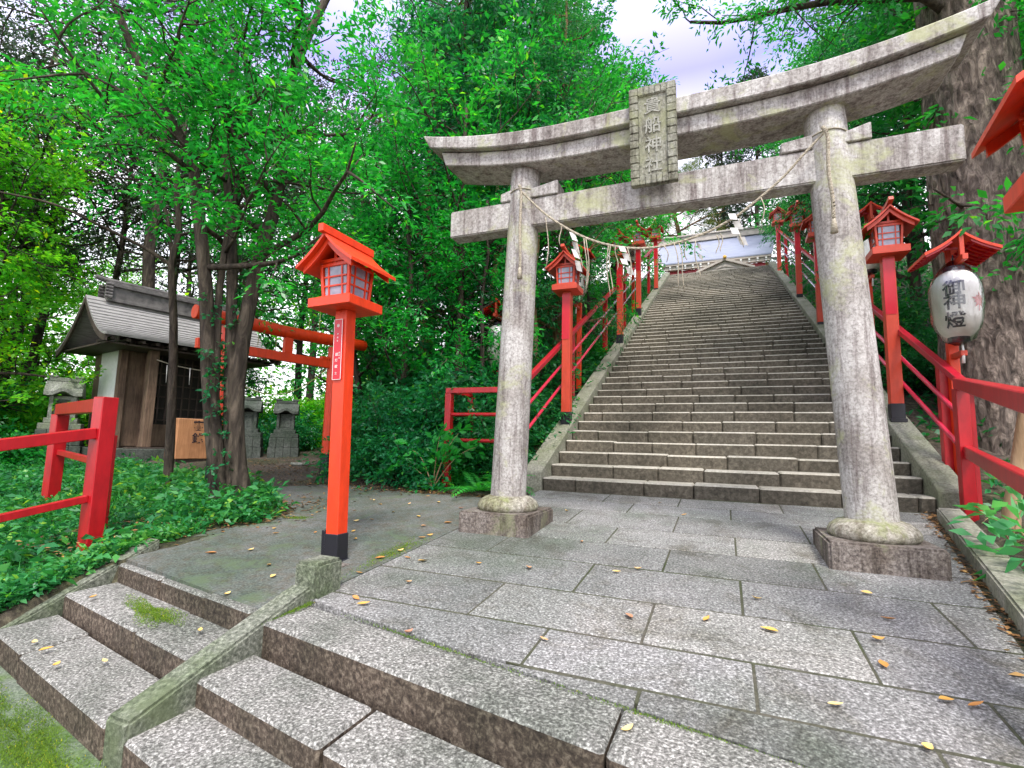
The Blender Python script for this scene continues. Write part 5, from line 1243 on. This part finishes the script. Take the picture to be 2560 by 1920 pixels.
# big-leaved plants: compound leaves over the guard, and at the lower right
def leafy_plant(label,loc,stems,ll,mat,grp=None):
    C=[];D=[];Ls=[];m=MB()
    for (dx,dy,dz) in stems:
        e=Vector((dx,dy,dz)); lp=[Vector((0,0,0)).lerp(e,t)+Vector((0,0,.10*math.sin(math.pi*t))) for t in np.linspace(0,1,7)]
        m.tube(lp,[.006-.0006*j for j in range(7)],5,False)
        for j in range(2,7): C.append(tuple(lp[j])); D.append(tuple((lp[j]-lp[j-1]).normalized())); Ls.append(ll*1.6)
    t=thing('leafy_plant',label,'plant',loc,0,grp); m.build('stem',M_['bark_tan'],t)
    me=leaf_mesh('leaves',np.array(C),np.array(D),np.array(Ls),5,ll,.50,rg,mat,droop=.15); o=bpy.data.objects.new('leaves',me); COL.objects.link(o); o.parent=t
leafy_plant('broad leaved plant arching over the lower bar of the red end guard',(-3.25,5.36,.45),[(.1,-.05,.62),(.35,-.05,.66),(-.25,-.1,.45),(-.45,-.1,.25),(.2,0,.4),(.5,.1,.5)],.13,M_['fern'])
leafy_plant('pale fresh leaved plant spreading over the kerb at the lower right',(1.72,4.45,.42),[(-.25,-.3,.16),(.1,-.35,.14),(.3,-.2,.2),(-.1,-.5,.05),(.15,.05,.25),(.35,-.5,.1)],.13,M_['pale'])
leafy_plant('pale leafy plant nearest the viewer at the right kerb',(1.50,3.45,.32),[(-.1,-.25,.14),(.15,-.2,.18),(.1,.1,.22),(.25,-.4,.12),(-.05,.15,.16)],.13,M_['pale'])
# ground plants (uncountable)
def inpoly(x,y,poly):
    ins=np.zeros_like(x,bool); j=len(poly)-1
    for i in range(len(poly)):
        xi,yi=poly[i]; xj,yj=poly[j]
        ins^=((yi>y)!=(yj>y))&(x<(xj-xi)*(y-yi)/(yj-yi+1e-12)+xi); j=i
    return ins
VEG=[(-3.93,2.5),(-4.05,3.05),(-3.85,3.4),(-4.0,3.8),(-5.1,4.6),(-6.6,5.0),(-8.0,5.1),(-9.3,5.5),(-11,4.6),(-12,3.4),(-9,1.6),(-6,.3),(-4.6,.6),(-4.05,1.45),(-3.93,2.0)]
x=rg.uniform(-12,-3.8,6500); y=rg.uniform(.5,5.5,6500); k_=inpoly(x,y,VEG); x,y=x[k_],y[k_]
keep=rg.uniform(0,1,len(x))<np.clip(.25+1.1*(np.sin(x*2.1+y)*np.sin(y*2.9-x)+.5),.15,1); x,y=x[keep],y[keep]
k_=(np.hypot(x+4.67,y-2.5)>.22)&(np.abs((x+4.5)-(y-2.2)*-.4)+np.abs(y-2.2)>.30); x,y=x[k_],y[k_]
z=gz(x,y); h=rg.uniform(.0,1,len(x))**2*.20+.015; a=rg.uniform(0,6.28,len(x))
me=leaf_mesh('ground_plants',np.stack([x,y,z+h],1),np.stack([np.cos(a),np.sin(a),np.full_like(a,.25)],1),rg.uniform(.10,.2,len(x)),6,.085,.5,rg,M_['cover'],droop=.1)
x3=rg.uniform(-12,-3.78,26000); y3=rg.uniform(.3,5.6,26000); k3=inpoly(x3,y3,VEG+[(-3.80,1.5)]) if False else inpoly(x3,y3,VEG); x3,y3=x3[k3],y3[k3]; x4=rg.uniform(-4.35,-3.90,3200); y4=rg.uniform(1.0,2.75,3200); x3=np.concatenate([x3,x4]); y3=np.concatenate([y3,y4]); a3=rg.uniform(0,6.28,len(x3))
me2=leaf_mesh('ground_plants',np.stack([x3,y3,gz(x3,y3)+rg.uniform(.0,.07,len(x3))],1),np.stack([np.cos(a3),np.sin(a3),np.full_like(a3,.3)],1),rg.uniform(.06,.14,len(x3)),5,.05,.5,rg,M_['cover'],droop=.1)
bmj=bmesh.new(); bmj.from_mesh(me); bmj.from_mesh(me2); bmj.to_mesh(me); bmj.free(); bpy.data.meshes.remove(me2)
o=bpy.data.objects.new('ground_plants',me); COL.objects.link(o); tag(o,'low leafy ground plants covering the bank below the red fence','ground plants',kind='stuff')
x=rg.uniform(-9,-2.2,8000); y=rg.uniform(4.9,22,8000); k_=(gz(x,y)>MS*y+.06); x,y=x[k_],y[k_]; z=gz(x,y); a=rg.uniform(0,6.28,len(x))
x2=rg.uniform(2.0,6,2500); y2=rg.uniform(5.9,22,2500); x=np.concatenate([x,x2]); y=np.concatenate([y,y2]); z=gz(x,y); a=rg.uniform(0,6.28,len(x))
me=leaf_mesh('undergrowth',np.stack([x,y,z+rg.uniform(.02,.22,len(x))],1),np.stack([np.cos(a),np.sin(a),np.full_like(a,.3)],1),rg.uniform(.12,.28,len(x)),6,.10,.42,rg,M_['leaf_dark'],droop=.2)
o=bpy.data.objects.new('undergrowth',me); COL.objects.link(o); tag(o,'dark undergrowth covering the banks beside the stairs','undergrowth',kind='stuff')
n_=2600; xg=rg.uniform(-9,-3.95,n_); yg=rg.uniform(.9,5.2,n_); kg=inpoly(xg,yg,VEG); xg,yg=xg[kg],yg[kg]
cl=np.sin(xg*5.3+1)*np.sin(yg*4.1)>.25; xg,yg=xg[cl],yg[cl]; pg=np.repeat(np.stack([xg,yg,gz(xg,yg)],1),4,0)+np.concatenate([rg.normal(0,.03,(len(xg)*4,2)),np.zeros((len(xg)*4,1))],1)
v,f=blades(pg,.17,rg,1.6); v=v.reshape(-1,3,3); mid_=(v[:,0]+v[:,1])/2; v[:,0]=mid_+(v[:,0]-mid_)*.16; v[:,1]=mid_+(v[:,1]-mid_)*.16
me=bpy.data.meshes.new('grass'); np_mesh(me,v.reshape(-1,3),f); me.materials.append(M_['fern']); o=bpy.data.objects.new('grass',me); COL.objects.link(o); tag(o,'thin grass tufts among the plants of the left bank','grass',kind='stuff')
# leaf litter
def litter(n,gen):
    x,y=gen(n); z=gz(x,y)+.004; a=rg.uniform(0,6.28,n)
    return np.stack([x,y,z],1),a
lx=[];
for (cx,cy,sx,sy,n) in ((-4.0,3.35,.22,.6,900),(-4.35,3.75,.35,.3,500),(-6.5,6.6,1.4,.9,1600),(-4.3,5.25,.6,.15,350),(-3.0,5.2,.5,.07,250),(1.42,3.6,.05,.8,300),(1.75,5.4,.12,.4,200),(-6.,2.8,2.2,1.0,4200)):
    q=np.stack([rg.normal(cx,sx,n),rg.normal(cy,sy,n)],1)
    if cx>0: q[:,0]=1.126+(q[:,1]-2.876)*.195+rg.normal(.0,.035,n)
    lx.append(q)
lx[-1]=lx[-1][inpoly(lx[-1][:,0],lx[-1][:,1],VEG)]
lx[0]=lx[0][:520]; lx[0][:,0]-=.12
q=np.concatenate(lx); zg=np.maximum(gz(q[:,0],q[:,1]),np.where(inpoly(q[:,0],q[:,1],[(-5,2.2),(-2.05,1.9),(-2.05,5.1),(-5,5.1)])|(q[:,0]>0),MS*q[:,1],-9))+.006
a=rg.uniform(0,6.28,len(q)); c=np.stack([q[:,0],q[:,1],zg],1); l=rg.uniform(.025,.06,len(q))[:,None]
dd=np.stack([np.cos(a),np.sin(a),rg.normal(0,.15,len(q))],1); ss=np.stack([-np.sin(a),np.cos(a),rg.normal(0,.2,len(q))],1)
v=np.stack([c-dd*l*.5,c+ss*l*.2+[0,0,.004],c+dd*l*.5,c-ss*l*.2+[0,0,.004]],1).reshape(-1,3)
me=bpy.data.meshes.new('leaf_litter'); np_mesh(me,v,np.arange(len(v)).reshape(-1,4)); me.materials.append(M_['litter']); o=bpy.data.objects.new('leaf_litter',me); COL.objects.link(o); tag(o,'brown leaf litter drifted along the edges of the paths','leaf litter',kind='stuff')

# ------------------------------------------------------------------ single fallen leaves
def fallen(L,wd,curl):
    m=MB(); n=6; vs=[];
    for i in range(n+1):
        t=i/n; x=L*(t-.5); w_=wd*math.sin(math.pi*min(1,max(.02,t**.85)))*.5; z=curl*(2*t-1)**2
        vs+=[(x,-w_,z+w_*.5),(x,0,z),(x,w_,z+w_*.5)]
    fs=[]
    for i in range(n):
        a=i*3; fs+=[(a,a+1,a+4,a+3),(a+1,a+2,a+5,a+4)]
    m.add(vs,fs); return m.mesh('fallen_leaf',M_['dead'],smooth='all')
FLM=[fallen(.055,.022,.006),fallen(.045,.024,.010),fallen(.062,.030,.004)]
LV=[(-2.06,2.59),(-1.69,2.56),(-1.81,2.26),(-1.72,2.21),(-1.32,2.02),(-1.83,2.93),(-1.96,2.95),(-1.47,3.01),(-1.14,3.05),(-.74,2.18),(-2.1,3.07),(-2.13,2.88),(-.62,3.17),(-.51,3.27),(-.44,2.55),(-.1,2.65),(.13,3.01),(.16,2.63),(.32,2.09),(-.3,1.7),(.67,3.31),(.68,2.96),(.58,2.7),(.67,2.26),(.75,2.26),(.52,1.94),(.54,2.46),(1.03,2.77),(-1.4,4.74),(-.63,5.45),(-.36,4.95),(-.99,3.74),(-2.59,4.04),(-3.4,4.93),(-3.47,4.54),(-3.27,4.38),(-2.15,3.42),(-3.0,3.69),(-2.21,3.92),(-2.78,3.39),(-3.46,3.23),(-3.32,3.12),(-3.04,3.25),(-4.55,4.43),(-2.77,4.69),(-2.91,3.79),(-2.13,3.5),(-2.92,4.12),(-2.4,4.5),(-2.6,3.2),(-2.5,2.35),(-2.7,2.5),(-3.1,2.7),(-3.3,2.55),(-2.3,4.8),(-3.0,4.5),(-2.35,3.75)]
for i,(x,y) in enumerate(LV):
    o=bpy.data.objects.new('fallen_leaf',FLM[i%3]); COL.objects.link(o); onp=x>-2.05
    o.location=(x,y,MS*y+.008); o.rotation_euler=(rg.normal(0,.12),rg.normal(0,.12),rg.uniform(0,6.28)); s=rg.uniform(.8,1.25); o.scale=(s,s,s)
    if onp: tag(o,'small yellow brown fallen leaf lying on the granite paving','fallen leaf','fallen leaves on the granite paving')
    else: tag(o,'small yellow fallen leaf lying on the dark side path','fallen leaf','fallen leaves on the side path')
for i,(x,y,z) in enumerate([(-3.45,1.93,.055),(-3.3,1.60,-.065),(-3.15,1.58,-.065),(-2.75,1.62,-.065),(-2.5,2.05,.165),(-3.1,2.25,.165),(-2.42,1.85,.055),(-3.3,1.2,-.195),(-3.0,1.05,-.195),(-3.6,1.4,-.195),(-2.9,1.5,-.065)]):
    o=bpy.data.objects.new('fallen_leaf',FLM[i%3]); COL.objects.link(o); o.location=(x,y,z+.006); o.rotation_euler=(0,0,rg.uniform(0,6.28)); tag(o,'small yellow fallen leaf lying on the mossy side steps','fallen leaf','fallen leaves on the side steps')
